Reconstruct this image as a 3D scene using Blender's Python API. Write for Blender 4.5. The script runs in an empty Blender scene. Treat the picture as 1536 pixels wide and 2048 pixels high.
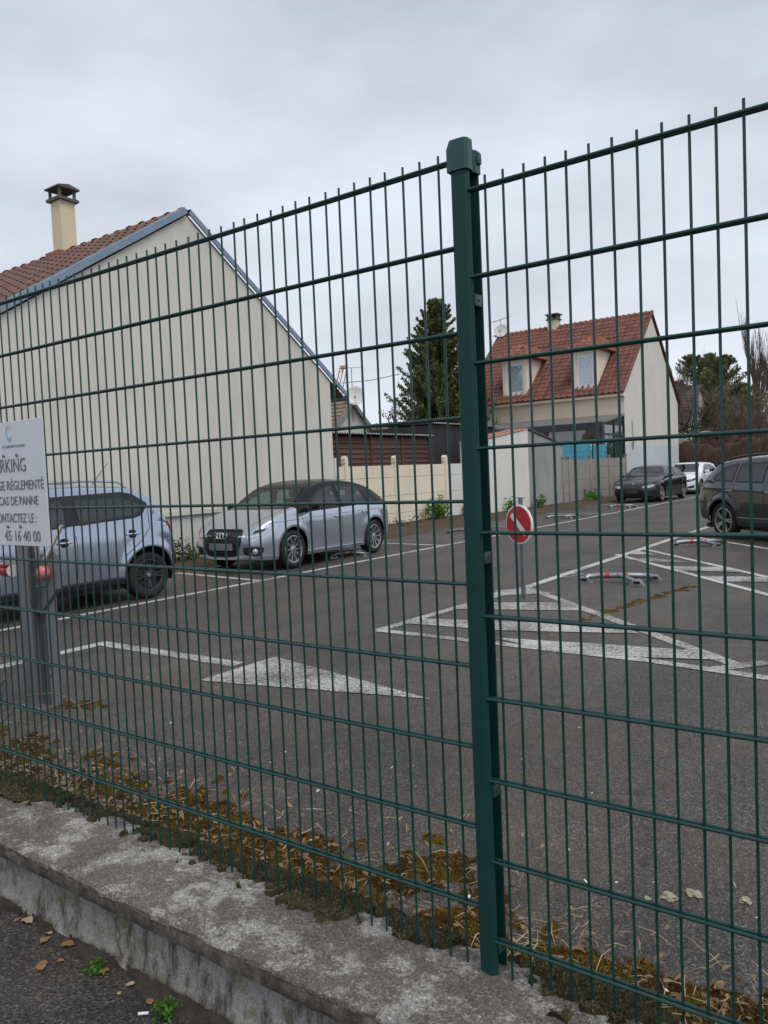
import bpy, bmesh, math, random
import numpy as np
from mathutils import Vector, Matrix
from mathutils.bvhtree import BVHTree

random.seed(7); RNG = np.random.default_rng(7)
R = math.radians
SC = bpy.context.scene
COL = SC.collection

# ------------------------------------------------------------------ camera
PW, PH, FPX, EYE = 1536, 2048, 1550.0, 1.52
PITCH, ROLL, YAW = R(-2.8), R(2.46), R(35.8)
_fw = np.array([-math.sin(YAW)*math.cos(PITCH), math.cos(YAW)*math.cos(PITCH), math.sin(PITCH)])
_r0 = np.array([math.cos(YAW), math.sin(YAW), 0.0]); _u0 = np.cross(_r0, _fw)
_rt = _r0*math.cos(ROLL) - _u0*math.sin(ROLL)
_up = _r0*math.sin(ROLL) + _u0*math.cos(ROLL)
CAMPOS = np.array([0.0, 0.0, EYE])
cam_data = bpy.data.cameras.new('camera'); cam = bpy.data.objects.new('camera', cam_data); COL.objects.link(cam)
cam_data.sensor_fit = 'VERTICAL'; cam_data.sensor_height = 36.0; cam_data.lens = 36.0*FPX/PH
cam_data.clip_start = 0.05; cam_data.clip_end = 3000
cam.matrix_world = Matrix(((_rt[0], _up[0], -_fw[0], 0), (_rt[1], _up[1], -_fw[1], 0), (_rt[2], _up[2], -_fw[2], EYE), (0, 0, 0, 1)))
SC.camera = cam

def ray(px, py):
    d = _fw*FPX + _rt*(px-PW/2) - _up*(py-PH/2)
    return d/np.linalg.norm(d)
def onz(px, py, z=0.0):
    d = ray(px, py); return CAMPOS + d*((z-CAMPOS[2])/d[2])
def onx(px, py, x):
    d = ray(px, py); return CAMPOS + d*((x-CAMPOS[0])/d[0])
def ony(px, py, y):
    d = ray(px, py); return CAMPOS + d*((y-CAMPOS[1])/d[1])

# ------------------------------------------------------------------ sky, sun, exposure
SUN_DIR = Vector((0.46, -0.20, 0.86)).normalized()      # towards the bright part of the overcast sky
world = bpy.data.worlds.new('World'); SC.world = world; world.use_nodes = True
wn = world.node_tree.nodes; wl = world.node_tree.links; wn.clear()
w_out = wn.new('ShaderNodeOutputWorld'); w_bg = wn.new('ShaderNodeBackground'); w_bg.inputs['Strength'].default_value = 0.1
sky = wn.new('ShaderNodeTexSky'); sky.sky_type = 'NISHITA'; sky.sun_disc = False
sky.sun_elevation = math.asin(SUN_DIR.z); sky.sun_rotation = math.atan2(SUN_DIR.x, SUN_DIR.y)
tc = wn.new('ShaderNodeTexCoord'); sep = wn.new('ShaderNodeSeparateXYZ'); wl.new(tc.outputs['Generated'], sep.inputs[0])
grad = wn.new('ShaderNodeValToRGB'); wl.new(sep.outputs['Z'], grad.inputs[0])
ge = grad.color_ramp.elements
ge[0].position = 0.0; ge[0].color = (0.74, 0.785, 0.865, 1)
ge[1].position = 0.62; ge[1].color = (0.585, 0.635, 0.71, 1)
for p_, c_ in ((0.12, (0.72, 0.765, 0.85, 1)), (0.30, (0.675, 0.725, 0.805, 1)), (0.45, (0.615, 0.665, 0.745, 1))):
    e_ = ge.new(p_); e_.color = c_
mp = wn.new('ShaderNodeMapping'); mp.inputs['Scale'].default_value = (1.0, 1.0, 2.6); wl.new(tc.outputs['Generated'], mp.inputs[0])
nz = wn.new('ShaderNodeTexNoise'); nz.inputs['Scale'].default_value = 2.6; nz.inputs['Detail'].default_value = 5.0; nz.inputs['Roughness'].default_value = 0.5
wl.new(mp.outputs[0], nz.inputs['Vector'])
nr = wn.new('ShaderNodeMapRange'); nr.inputs['From Min'].default_value = 0.3; nr.inputs['From Max'].default_value = 0.7
nr.inputs['To Min'].default_value = 0.76; nr.inputs['To Max'].default_value = 1.13; wl.new(nz.outputs['Fac'], nr.inputs[0])
vm = wn.new('ShaderNodeVectorMath'); vm.operation = 'SCALE'; wl.new(grad.outputs[0], vm.inputs[0]); wl.new(nr.outputs[0], vm.inputs['Scale'])
vm2 = wn.new('ShaderNodeVectorMath'); vm2.operation = 'SCALE'; vm2.inputs['Scale'].default_value = 8.65; wl.new(vm.outputs[0], vm2.inputs[0])
wmix = wn.new('ShaderNodeMix'); wmix.data_type = 'RGBA'; wmix.inputs['Factor'].default_value = 0.93
wl.new(sky.outputs[0], wmix.inputs[6]); wl.new(vm2.outputs[0], wmix.inputs[7])
wl.new(wmix.outputs[2], w_bg.inputs['Color']); wl.new(w_bg.outputs[0], w_out.inputs['Surface'])

sun_d = bpy.data.lights.new('sun', 'SUN'); sun_d.energy = 1.5; sun_d.angle = R(35); sun_d.color = (1.0, 0.965, 0.91)
sun = bpy.data.objects.new('sun', sun_d); COL.objects.link(sun); sun.location = (0, 0, 30)
sun.rotation_euler = SUN_DIR.to_track_quat('Z', 'Y').to_euler()

SC.view_settings.view_transform = 'Standard'; SC.view_settings.look = 'None'
SC.view_settings.exposure = 0.40; SC.view_settings.gamma = 1.0; SC.view_settings.use_curve_mapping = False
SC.render.engine = 'CYCLES'

# ------------------------------------------------------------------ helpers
def tag(o, label=None, cat=None, group=None, kind=None):
    if label: o['label'] = label
    if cat: o['category'] = cat
    if group: o['group'] = group
    if kind: o['kind'] = kind
    return o
def thing(name, label, cat, loc=(0, 0, 0), rotz=0.0, group=None):
    o = bpy.data.objects.new(name, None); COL.objects.link(o)
    o.empty_display_size = 0.1
    o.location = [float(c) for c in loc]; o.rotation_euler = (0, 0, rotz)
    return tag(o, label, cat, group)
def link(name, me, mat, parent=None, kind=None, loc=None):
    o = bpy.data.objects.new(name, me); COL.objects.link(o)
    if mat is not None:
        me.materials.clear(); me.materials.append(mat)
    if parent is not None: o.parent = parent
    if loc is not None: o.location = [float(c) for c in loc]
    if kind: o['kind'] = kind
    return o
def piece(name, me, parent, loc=(0, 0, 0), mtx=None, mat=None):
    o = bpy.data.objects.new(name, me); COL.objects.link(o); o.parent = parent
    if mat is not None and not me.materials: me.materials.append(mat)
    if mtx is not None: o.matrix_local = mtx
    else: o.location = [float(c) for c in loc]
    return o

class MB:
    def __init__(s): s.v = []; s.f = []
    def add(s, vs, fs):
        n = len(s.v); s.v += [tuple(float(c) for c in v) for v in vs]; s.f += [tuple(i+n for i in f) for f in fs]; return s
    def box(s, a, b, mtx=None):
        (x0, y0, z0), (x1, y1, z1) = a, b
        vs = [(x0,y0,z0),(x1,y0,z0),(x1,y1,z0),(x0,y1,z0),(x0,y0,z1),(x1,y0,z1),(x1,y1,z1),(x0,y1,z1)]
        if mtx is not None: vs = [mtx @ Vector(v) for v in vs]
        return s.add(vs, [(0,3,2,1),(4,5,6,7),(0,1,5,4),(1,2,6,5),(2,3,7,6),(3,0,4,7)])
    def cbox(s, c, d, mtx=None):
        return s.box((c[0]-d[0]/2, c[1]-d[1]/2, c[2]-d[2]/2), (c[0]+d[0]/2, c[1]+d[1]/2, c[2]+d[2]/2), mtx)
    def rbox(s, c, d, b, mtx=None):                       # box with bevelled edges
        bm = bmesh.new(); bmesh.ops.create_cube(bm, size=1)
        for v in bm.verts: v.co = Vector((v.co.x*d[0], v.co.y*d[1], v.co.z*d[2]))
        bmesh.ops.bevel(bm, geom=bm.edges[:], offset=b, segments=2, affect='EDGES', profile=0.5)
        for v in bm.verts: v.co += Vector(c)
        vs = [(mtx @ v.co) if mtx is not None else v.co for v in bm.verts]
        bm.verts.index_update(); fs = [tuple(v.index for v in f.verts) for f in bm.faces]; bm.free()
        return s.add(vs, fs)
    def tube(s, pts, r, n=8, cap=True):
        pts = [Vector([float(c) for c in p]) for p in pts]; rs = r if isinstance(r, (list, tuple)) else [r]*len(pts)
        rings = []; ref = None
        for i, p in enumerate(pts):
            t = (pts[min(i+1, len(pts)-1)] - pts[max(i-1, 0)]).normalized()
            if ref is None: ref = Vector((0, 0, 1)) if abs(t.z) < 0.9 else Vector((1, 0, 0))
            a = t.cross(ref).normalized(); b = t.cross(a).normalized(); ref = -b if False else ref
            rings.append([p + (a*math.cos(2*math.pi*k/n) + b*math.sin(2*math.pi*k/n))*rs[i] for k in range(n)])
        vs = [v for g in rings for v in g]; fs = []
        for i in range(len(pts)-1):
            for k in range(n):
                fs.append((i*n+k, i*n+(k+1) % n, (i+1)*n+(k+1) % n, (i+1)*n+k))
        if cap:
            fs.append(tuple(range(n-1, -1, -1))); fs.append(tuple((len(pts)-1)*n+k for k in range(n)))
        return s.add(vs, fs)
    def prism(s, poly, axis, a, b, mtx=None):              # poly in the other two axes, extruded from a to b along axis
        n = len(poly)
        def mk(u, v, w): return {'x': (w, u, v), 'y': (u, w, v), 'z': (u, v, w)}[axis]
        vs = [mk(u, v, a) for u, v in poly] + [mk(u, v, b) for u, v in poly]
        if mtx is not None: vs = [mtx @ Vector(v) for v in vs]
        return s.add(vs, [tuple(range(n-1, -1, -1)), tuple(range(n, 2*n))] + [(i, (i+1) % n, n+(i+1) % n, n+i) for i in range(n)])
    def lathe(s, prof, n=24, mtx=None, axis='z'):
        vs = []; fs = []
        for (r, h) in prof:
            for k in range(n):
                a = 2*math.pi*k/n; c, d = r*math.cos(a), r*math.sin(a)
                v = {'z': (c, d, h), 'y': (c, h, d), 'x': (h, c, d)}[axis]
                vs.append(mtx @ Vector(v) if mtx is not None else v)
        for i in range(len(prof)-1):
            for k in range(n): fs.append((i*n+k, i*n+(k+1) % n, (i+1)*n+(k+1) % n, (i+1)*n+k))
        return s.add(vs, fs)
    def quad(s, *p): return s.add(p, [tuple(range(len(p)))])
    def mesh(s, name='m', smooth=None, org=None):
        me = bpy.data.meshes.new(name)
        vs = s.v if org is None else [(v[0]-org[0], v[1]-org[1], v[2]-org[2]) for v in s.v]
        me.from_pydata(vs, [], s.f); fix_normals(me)
        if smooth: smooth_mesh(me, smooth)
        return me
    def build(s, name, mat, parent=None, smooth=None, world=False, kind=None, loc=None):
        org = None
        if world and parent is not None:
            org = parent.location
            if parent.parent is not None: org = parent.location + parent.parent.location
        return link(name, s.mesh(name, smooth, org), mat, parent, kind, loc)
def fix_normals(me):
    bm = bmesh.new(); bm.from_mesh(me); bmesh.ops.recalc_face_normals(bm, faces=bm.faces); bm.to_mesh(me); bm.free()
def smooth_mesh(me, ang=35):
    me.polygons.foreach_set('use_smooth', [True]*len(me.polygons)); me.set_sharp_from_angle(angle=R(ang))
def fast_mesh(name, V, F):
    V = np.asarray(V, dtype=np.float32).reshape(-1, 3); F = np.asarray(F, dtype=np.int32); k = F.shape[1]
    me = bpy.data.meshes.new(name); me.vertices.add(len(V)); me.vertices.foreach_set('co', V.ravel())
    me.loops.add(F.size); me.loops.foreach_set('vertex_index', F.ravel())
    me.polygons.add(len(F)); me.polygons.foreach_set('loop_start', np.arange(0, F.size, k, dtype=np.int32))
    me.update(calc_edges=True); return me
def leaf_quads(P, size, rng, aspect=0.5, up=None):
    """a small bent leaf quad at each point of P"""
    n = len(P); a = rng.normal(size=(n, 3)); a /= np.linalg.norm(a, axis=1)[:, None]
    if up is not None: a = a*(1-up[1]) + np.asarray(up[0])*up[1]; a /= np.linalg.norm(a, axis=1)[:, None]
    b = rng.normal(size=(n, 3)); b -= (b*a).sum(1)[:, None]*a; b /= np.linalg.norm(b, axis=1)[:, None]
    s = size*(0.6+0.8*rng.random(n))[:, None]
    V = np.stack([P-a*s*0.5, P+b*s*aspect*0.5, P+a*s*0.5, P-b*s*aspect*0.5], axis=1).reshape(-1, 3)
    return V, np.arange(4*n).reshape(n, 4)

# ------------------------------------------------------------------ materials
MATS = {}
def nodes(name):
    m = bpy.data.materials.new(name); m.use_nodes = True; nt = m.node_tree
    return m, nt, nt.nodes['Principled BSDF']
def nd(nt, t, **kw):
    n = nt.nodes.new(t)
    for k, v in kw.items(): setattr(n, k, v)
    return n
def noise(nt, scale, detail=4, rough=0.55, coord='Object', stretch=None, dist=0.0):
    t = nd(nt, 'ShaderNodeTexCoord'); n = nd(nt, 'ShaderNodeTexNoise')
    n.inputs['Scale'].default_value = scale; n.inputs['Detail'].default_value = detail; n.inputs['Roughness'].default_value = rough
    n.inputs['Distortion'].default_value = dist
    src = t.outputs[coord]
    if stretch:
        mp_ = nd(nt, 'ShaderNodeMapping'); mp_.inputs['Scale'].default_value = stretch; nt.links.new(src, mp_.inputs[0]); src = mp_.outputs[0]
    nt.links.new(src, n.inputs['Vector']); return n
def ramp(nt, src, stops):
    r = nd(nt, 'ShaderNodeValToRGB'); nt.links.new(src, r.inputs[0]); el = r.color_ramp.elements
    el[0].position, el[0].color = stops[0][0], (*stops[0][1], 1) if len(stops[0][1]) == 3 else stops[0][1]
    el[1].position, el[1].color = stops[-1][0], (*stops[-1][1], 1)
    for p, c in stops[1:-1]:
        e = el.new(p); e.color = (*c, 1)
    return r
def mixc(nt, fac, a, b, mode='MIX'):
    m = nd(nt, 'ShaderNodeMix', data_type='RGBA', blend_type=mode)
    for sock, v in ((m.inputs[0], fac), (m.inputs[6], a), (m.inputs[7], b)):
        if hasattr(v, 'links'): nt.links.new(v, sock)
        elif isinstance(v, (int, float)): sock.default_value = v
        else: sock.default_value = (*v, 1)
    return m.outputs[2]
def bump(nt, bs, h, strength, dist=0.01):
    b = nd(nt, 'ShaderNodeBump'); b.inputs['Strength'].default_value = strength; b.inputs['Distance'].default_value = dist
    nt.links.new(h, b.inputs['Height']); nt.links.new(b.outputs[0], bs.inputs['Normal'])
def G(v, k): return tuple(min(1, c*k) for c in v)
def mat(name, col, rough=0.6, metal=0.0, var=0.12, scale=6.0, bmp=0.0, bscale=60.0, coat=0.0, rnd=0.0, dirt=None, coord='Object', stretch=None, spec=0.5):
    if name in MATS: return MATS[name]
    m, nt, bs = nodes(name)
    bs.inputs['Roughness'].default_value = rough; bs.inputs['Metallic'].default_value = metal
    bs.inputs['Specular IOR Level'].default_value = spec
    if coat: bs.inputs['Coat Weight'].default_value = coat; bs.inputs['Coat Roughness'].default_value = 0.06
    n = noise(nt, scale, 5, 0.6, coord, stretch)
    c = ramp(nt, n.outputs['Fac'], [(0.25, G(col, 1-var)), (0.75, G(col, 1+var))]).outputs[0]
    if dirt:
        dn = noise(nt, dirt[1], 6, 0.65, coord); dr = ramp(nt, dn.outputs['Fac'], [(dirt[2], (0, 0, 0)), (dirt[3], (1, 1, 1))])
        c = mixc(nt, dr.outputs[0], c, dirt[0])
    if rnd:
        oi = nd(nt, 'ShaderNodeObjectInfo'); mr = nd(nt, 'ShaderNodeMapRange'); mr.inputs['To Min'].default_value = 1-rnd; mr.inputs['To Max'].default_value = 1+rnd
        nt.links.new(oi.outputs['Random'], mr.inputs[0]); vs = nd(nt, 'ShaderNodeVectorMath', operation='SCALE')
        nt.links.new(c, vs.inputs[0]); nt.links.new(mr.outputs[0], vs.inputs['Scale']); c = vs.outputs[0]
    nt.links.new(c, bs.inputs['Base Color'])
    if bmp:
        b = noise(nt, bscale, 4, 0.6, coord); bump(nt, bs, b.outputs['Fac'], bmp)
    MATS[name] = m; return m
def leafmat(name, c0, c1, rough=0.6, trans=0.25):
    m, nt, bs = nodes(name); g = nd(nt, 'ShaderNodeNewGeometry')
    r = ramp(nt, g.outputs['Random Per Island'], [(0.0, c0), (1.0, c1)])
    n = noise(nt, 1.2, 3); c = mixc(nt, 0.35, r.outputs[0], ramp(nt, n.outputs['Fac'], [(0.35, G(c0, 0.7)), (0.65, G(c1, 1.15))]).outputs[0])
    nt.links.new(c, bs.inputs['Base Color']); bs.inputs['Roughness'].default_value = rough; bs.inputs['Specular IOR Level'].default_value = 0.25
    if trans:
        tr = nd(nt, 'ShaderNodeBsdfTranslucent'); nt.links.new(c, tr.inputs[0]); mx = nd(nt, 'ShaderNodeMixShader'); mx.inputs[0].default_value = trans
        nt.links.new(bs.outputs[0], mx.inputs[1]); nt.links.new(tr.outputs[0], mx.inputs[2]); nt.links.new(mx.outputs[0], nt.nodes['Material Output'].inputs['Surface'])
    MATS[name] = m; return m

def asphalt_nodes(nt, base=(0.060, 0.0535, 0.048), brown=(0.125, 0.098, 0.072)):
    """worn asphalt: aggregate chips, soft stains, brown film, cracks; returns colour and height"""
    t = nd(nt, 'ShaderNodeTexCoord')
    v = nd(nt, 'ShaderNodeTexVoronoi'); v.inputs['Scale'].default_value = 150; nt.links.new(t.outputs['Object'], v.inputs['Vector'])
    sp = nd(nt, 'ShaderNodeSeparateColor'); nt.links.new(v.outputs['Color'], sp.inputs[0])
    chips = ramp(nt, sp.outputs[0], [(0.0, G(base, 0.25)), (0.5, base), (0.86, G(base, 1.5)), (1.0, G(base, 3.2))])
    big = noise(nt, 0.42, 6, 0.62); st = ramp(nt, big.outputs['Fac'], [(0.30, (0.42, 0.42, 0.43)), (0.42, (0.78, 0.78, 0.78)), (0.55, (1.05, 1.04, 1.02)), (0.72, (1.35, 1.32, 1.27))])
    c = mixc(nt, 1.0, chips.outputs[0], st.outputs[0], 'MULTIPLY')
    br = noise(nt, 0.9, 6, 0.7); bf = ramp(nt, br.outputs['Fac'], [(0.46, (0, 0, 0)), (0.68, (0.62, 0.62, 0.62))])
    c = mixc(nt, bf.outputs[0], c, brown)
    md = noise(nt, 7.0, 5, 0.7); mdr = ramp(nt, md.outputs['Fac'], [(0.3, (0.78, 0.78, 0.78)), (0.7, (1.18, 1.18, 1.18))])
    c = mixc(nt, 1.0, c, mdr.outputs[0], 'MULTIPLY')
    cr = nd(nt, 'ShaderNodeTexVoronoi', feature='DISTANCE_TO_EDGE'); cr.inputs['Scale'].default_value = 0.33
    wv = noise(nt, 2.2, 5, 0.7); ad = nd(nt, 'ShaderNodeVectorMath', operation='MULTIPLY_ADD'); ad.inputs[1].default_value = (0.8, 0.8, 0.8)
    nt.links.new(wv.outputs['Color'], ad.inputs[0]); nt.links.new(t.outputs['Object'], ad.inputs[2]); nt.links.new(ad.outputs[0], cr.inputs['Vector'])
    crr = ramp(nt, cr.outputs['Distance'], [(0.0, (0.45, 0.45, 0.45)), (0.006, (1, 1, 1))])
    c = mixc(nt, 1.0, c, crr.outputs[0], 'MULTIPLY')
    oil = noise(nt, 1.35, 4, 0.5, dist=0.6); oi2 = ramp(nt, oil.outputs['Fac'], [(0.62, (1, 1, 1)), (0.74, (0.5, 0.5, 0.51))])
    c = mixc(nt, 1.0, c, oi2.outputs[0], 'MULTIPLY')
    trk = noise(nt, 1.1, 4, 0.6, stretch=(1.6, 0.10, 1)); tr2 = ramp(nt, trk.outputs['Fac'], [(0.36, (0.82, 0.82, 0.83)), (0.64, (1.14, 1.13, 1.12))])
    c = mixc(nt, 1.0, c, tr2.outputs[0], 'MULTIPLY')
    return c, v.outputs['Distance'], sp.outputs[1]
def asphalt(name, base, brown, rough=0.56):
    m, nt, bs = nodes(name); c, h, _ = asphalt_nodes(nt, base, brown); nt.links.new(c, bs.inputs['Base Color']); bs.inputs['Roughness'].default_value = rough
    bs.inputs['Specular IOR Level'].default_value = 0.42
    bump(nt, bs, h, 0.5, 0.010); MATS[name] = m; return m
def roadpaint(name, wear=0.5):
    m, nt, bs = nodes(name); c, h, chip = asphalt_nodes(nt)
    n = noise(nt, 34, 6, 0.75); n2 = noise(nt, 1.6, 3, 0.6)
    a1 = nd(nt, 'ShaderNodeMath', operation='MULTIPLY_ADD'); a1.inputs[1].default_value = 0.55; nt.links.new(n2.outputs['Fac'], a1.inputs[0]); nt.links.new(n.outputs['Fac'], a1.inputs[2])
    a2 = nd(nt, 'ShaderNodeMath', operation='MULTIPLY_ADD'); a2.inputs[1].default_value = 0.22; nt.links.new(chip, a2.inputs[0]); nt.links.new(a1.outputs[0], a2.inputs[2])
    f = ramp(nt, a2.outputs[0], [(wear+0.18, (1, 1, 1)), (wear+0.46, (0.06, 0.06, 0.06))])
    c2 = mixc(nt, f.outputs[0], c, (0.50, 0.49, 0.475)); nt.links.new(c2, bs.inputs['Base Color']); bs.inputs['Roughness'].default_value = 0.75
    bump(nt, bs, h, 0.4, 0.01); MATS[name] = m; return m
def glass(name, tint, refl=1.0):
    m, nt, bs = nodes(name); nt.nodes.remove(bs)
    tr = nd(nt, 'ShaderNodeBsdfTransparent'); tr.inputs[0].default_value = (*tint, 1)
    gl = nd(nt, 'ShaderNodeBsdfGlossy'); gl.inputs['Roughness'].default_value = 0.02; gl.inputs[0].default_value = (refl, refl, refl, 1)
    lw = nd(nt, 'ShaderNodeLayerWeight'); pw = nd(nt, 'ShaderNodeMath', operation='POWER'); pw.inputs[1].default_value = 5; nt.links.new(lw.outputs['Facing'], pw.inputs[0])
    fr = nd(nt, 'ShaderNodeMath', operation='MULTIPLY_ADD'); fr.inputs[1].default_value = 0.91; fr.inputs[2].default_value = 0.09; nt.links.new(pw.outputs[0], fr.inputs[0]); mx = nd(nt, 'ShaderNodeMixShader')
    nt.links.new(fr.outputs[0], mx.inputs[0]); nt.links.new(tr.outputs[0], mx.inputs[1]); nt.links.new(gl.outputs[0], mx.inputs[2])
    nt.links.new(mx.outputs[0], nt.nodes['Material Output'].inputs['Surface']); MATS[name] = m; return m
def carpaint(name, col, metal=0.75, rough=0.32, coat=1.0):
    m, nt, bs = nodes(name); bs.inputs['Metallic'].default_value = metal; bs.inputs['Roughness'].default_value = rough
    bs.inputs['Coat Weight'].default_value = coat; bs.inputs['Coat Roughness'].default_value = 0.05
    n = noise(nt, 3.0, 6, 0.7); c = ramp(nt, n.outputs['Fac'], [(0.35, G(col, 0.94)), (0.7, col)]).outputs[0]
    nt.links.new(c, bs.inputs['Base Color'])
    rr = nd(nt, 'ShaderNodeMapRange'); rr.inputs['To Min'].default_value = rough; rr.inputs['To Max'].default_value = rough+0.03; nt.links.new(n.outputs['Fac'], rr.inputs[0]); nt.links.new(rr.outputs[0], bs.inputs['Roughness'])
    MATS[name] = m; return m

# ------------------------------------------------------------------ ground, pavement, soil strip
M_ASPH = asphalt('lot_asphalt', (0.061, 0.054, 0.048), (0.082, 0.058, 0.037))
M_PAVE = asphalt('pavement_asphalt', (0.040, 0.037, 0.035), (0.048, 0.038, 0.029))
M_PAINT = roadpaint('worn_road_paint', 0.57)
M_PAINT2 = roadpaint('road_paint', 0.74)
X_WALL = -11.8; YF = 1.64; WALL_TOP = 0.289; WALL_FRONT = 1.344; PAVE_Z = 0.058

def sheet(x0, y0, x1, y1, z, n=1):
    return MB().add([(x0, y0, z), (x1, y0, z), (x1, y1, z), (x0, y1, z)], [(0, 1, 2, 3)])
tag(sheet(-400, -60, 400, 900, -0.02).build('ground', mat('distant_ground', (0.13, 0.12, 0.09), 0.9, scale=0.5, var=0.3)), kind='structure')
tag(sheet(-10.75, 1.5, 30, 47, 0.0).build('parking_lot', M_ASPH), kind='structure')
tag(MB().box((-30, -3.0, -0.015), (30, WALL_FRONT+0.1, PAVE_Z)).build('pavement', M_PAVE), kind='structure')

m, nt, bs = nodes('soil'); MATS['soil'] = m
n1 = noise(nt, 26, 6, 0.7); n2 = noise(nt, 2.2, 5, 0.6)
c1 = ramp(nt, n1.outputs['Fac'], [(0.3, (0.025, 0.018, 0.013)), (0.55, (0.085, 0.055, 0.036)), (0.75, (0.17, 0.11, 0.07))]).outputs[0]
c2 = ramp(nt, n2.outputs['Fac'], [(0.4, (1, 1, 1)), (0.65, (0.75, 0.85, 0.5))]).outputs[0]
nt.links.new(mixc(nt, 1.0, c1, c2, 'MULTIPLY'), bs.inputs['Base Color']); bs.inputs['Roughness'].default_value = 0.95; bump(nt, bs, n1.outputs['Fac'], 0.9, 0.04)
# soil verge between the bays and the walls: an uneven bank
nx, ny = 14, 220; xs = np.linspace(-13.6, -10.55, nx); ys = np.linspace(2.0, 46.5, ny); V = []
for j, y in enumerate(ys):
    for i, x in enumerate(xs):
        e = 0.09*math.sin(y*1.7)+0.05*math.sin(y*4.3); t = (xs[-1]-x+e*(i/(nx-1)))/(xs[-1]-xs[0])
        V.append((x+e*(1 if i > nx-5 else 0.2), y, -0.01+0.11*min(1, max(0, t*2.2))**0.8 + (0.035*random.random() if 0 < i < nx-1 else 0)))
F = [(j*nx+i, j*nx+i+1, (j+1)*nx+i+1, (j+1)*nx+i) for j in range(ny-1) for i in range(nx-1)]
o = link('soil_verge', fast_mesh('soil_verge', V, F), MATS['soil']); tag(o, kind='structure'); smooth_mesh(o.data, 60)

# ------------------------------------------------------------------ painted markings
def P2(px, py): p = onz(px, py, 0.0); return (p[0], p[1])
def strip(pts, w, z=0.004):
    mb = MB()
    for a, b in zip(pts[:-1], pts[1:]):
        a = Vector(a); b = Vector(b); d = (b-a).normalized(); n = Vector((-d.y, d.x))*w/2
        mb.add([(*(a+n), z), (*(b+n), z), (*(b-n), z), (*(a-n), z)], [(0, 1, 2, 3)])
    return mb
def marking(name, mb, m=None): return tag(mb.build(name, m or M_PAINT), kind='structure')
LX = -8.31
marking('bay_line', strip([(LX, 1.9), (LX, 44)], 0.11), M_PAINT2)
for y in (8.30, 13.62, 18.4, 23.4, 28.7, 34.4):
    marking('bay_line', strip([(LX-0.06, y-0.02), (-10.5, y+0.2)], 0.10, 0.0045), M_PAINT2)
# wide lane arrow: line, corner, long head
marking('lane_arrow', strip([(-6.60, 1.85), (-6.60, 4.34)], 0.15))
marking('lane_arrow', strip([(-6.675, 4.40), (-4.72, 4.40)], 0.15, 0.0045))
mb = MB(); hp = [P2(*q) for q in ((398, 1362), (550, 1314), (862, 1399))]
marking('lane_arrow', mb.add([(*p, 0.005) for p in hp], [(0, 1, 2)]))
# no-parking triangle round the no-entry sign and its bars
T0, T1, T2 = P2(757, 1261), P2(1052, 1175), P2(1490, 1337)
marking('hatched_island', strip([T0, T1], 0.12)); marking('hatched_island', strip([T1, T2], 0.12, 0.0045))
marking('hatched_island', strip([T0, (P2(1300, 1322))], 0.12, 0.005)); marking('hatched_island', strip([P2(1300, 1322), P2(1536, 1357), (1.4, 5.55)], 0.12, 0.0052))
marking('hatched_island', strip([P2(1420, 1340), P2(1536, 1326), (1.0, 6.6)], 0.12, 0.0056))
def poly_mark(pix, z=0.0048): return marking('hatched_island', MB().add([(*P2(*q), z) for q in pix], [tuple(range(len(pix)))]))
poly_mark([(992, 1182), (1040, 1178), (1110, 1187), (985, 1192)], 0.0062)
poly_mark([(905, 1219), (940, 1205), (1125, 1206), (1172, 1222)], 0.0064)
poly_mark([(818, 1248), (850, 1238), (1232, 1252), (1282, 1268), (1000, 1262)], 0.0066)
poly_mark([(985, 1276), (1260, 1293), (1385, 1302), (1445, 1321), (1280, 1316), (1100, 1302)], 0.0068)
# right-hand bays
RX = -4.37
marking('bay_line', strip([T1, (RX, 44)], 0.13, 0.0053), M_PAINT2)
B0 = np.array(P2(1232, 1109)); B1 = np.array(P2(1536, 1190)); bd = (B1-B0)/np.linalg.norm(B1-B0)
C0 = np.array(P2(1285, 1098)); Q0 = np.array(P2(1376, 1072))
for o_ in (B0, C0, Q0):
    e = o_ + bd*5.2; marking('bay_line', strip([tuple(o_), tuple(e)], 0.10, 0.0058), M_PAINT2)
for k, pix in enumerate(([(1253, 1109), (1275, 1102), (1313, 1110)], [(1255, 1119), (1300, 1117), (1382, 1125), (1290, 1124)], [(1328, 1133), (1440, 1135), (1480, 1145), (1362, 1142)], [(1405, 1153), (1536, 1155), (1536, 1165), (1450, 1164)])):
    marking('hatched_bay', MB().add([(*P2(*q), 0.007+0.0003*k) for q in pix], [tuple(range(len(pix)))]))
for k in range(3):
    a = P2(1118+8*k, 1153-3*k); b = P2(1150+9*k, 1155-3*k); marking('bay_lettering', strip([a, b], 0.05, 0.0043+0.0002*k))

# ------------------------------------------------------------------ low concrete wall under the fence
m, nt, bs = nodes('wall_concrete'); MATS['wall_concrete'] = m
n1 = noise(nt, 6.5, 10, 0.80); n2 = noise(nt, 150, 4, 0.75); n3 = noise(nt, 2.4, 8, 0.7); n4 = noise(nt, 22, 8, 0.8)
c = ramp(nt, n2.outputs['Fac'], [(0.30, (0.075, 0.062, 0.054)), (0.5, (0.185, 0.155, 0.138)), (0.70, (0.37, 0.33, 0.29))]).outputs[0]
li = ramp(nt, n1.outputs['Fac'], [(0.497, (0, 0, 0)), (0.57, (0.92, 0.92, 0.92))]).outputs[0]
c = mixc(nt, li, c, ramp(nt, n2.outputs['Fac'], [(0.3, (0.30, 0.295, 0.28)), (0.7, (0.68, 0.67, 0.64))]).outputs[0])
dk = ramp(nt, n3.outputs['Fac'], [(0.42, (0.9, 0.9, 0.9)), (0.60, (0, 0, 0))]).outputs[0]
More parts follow.
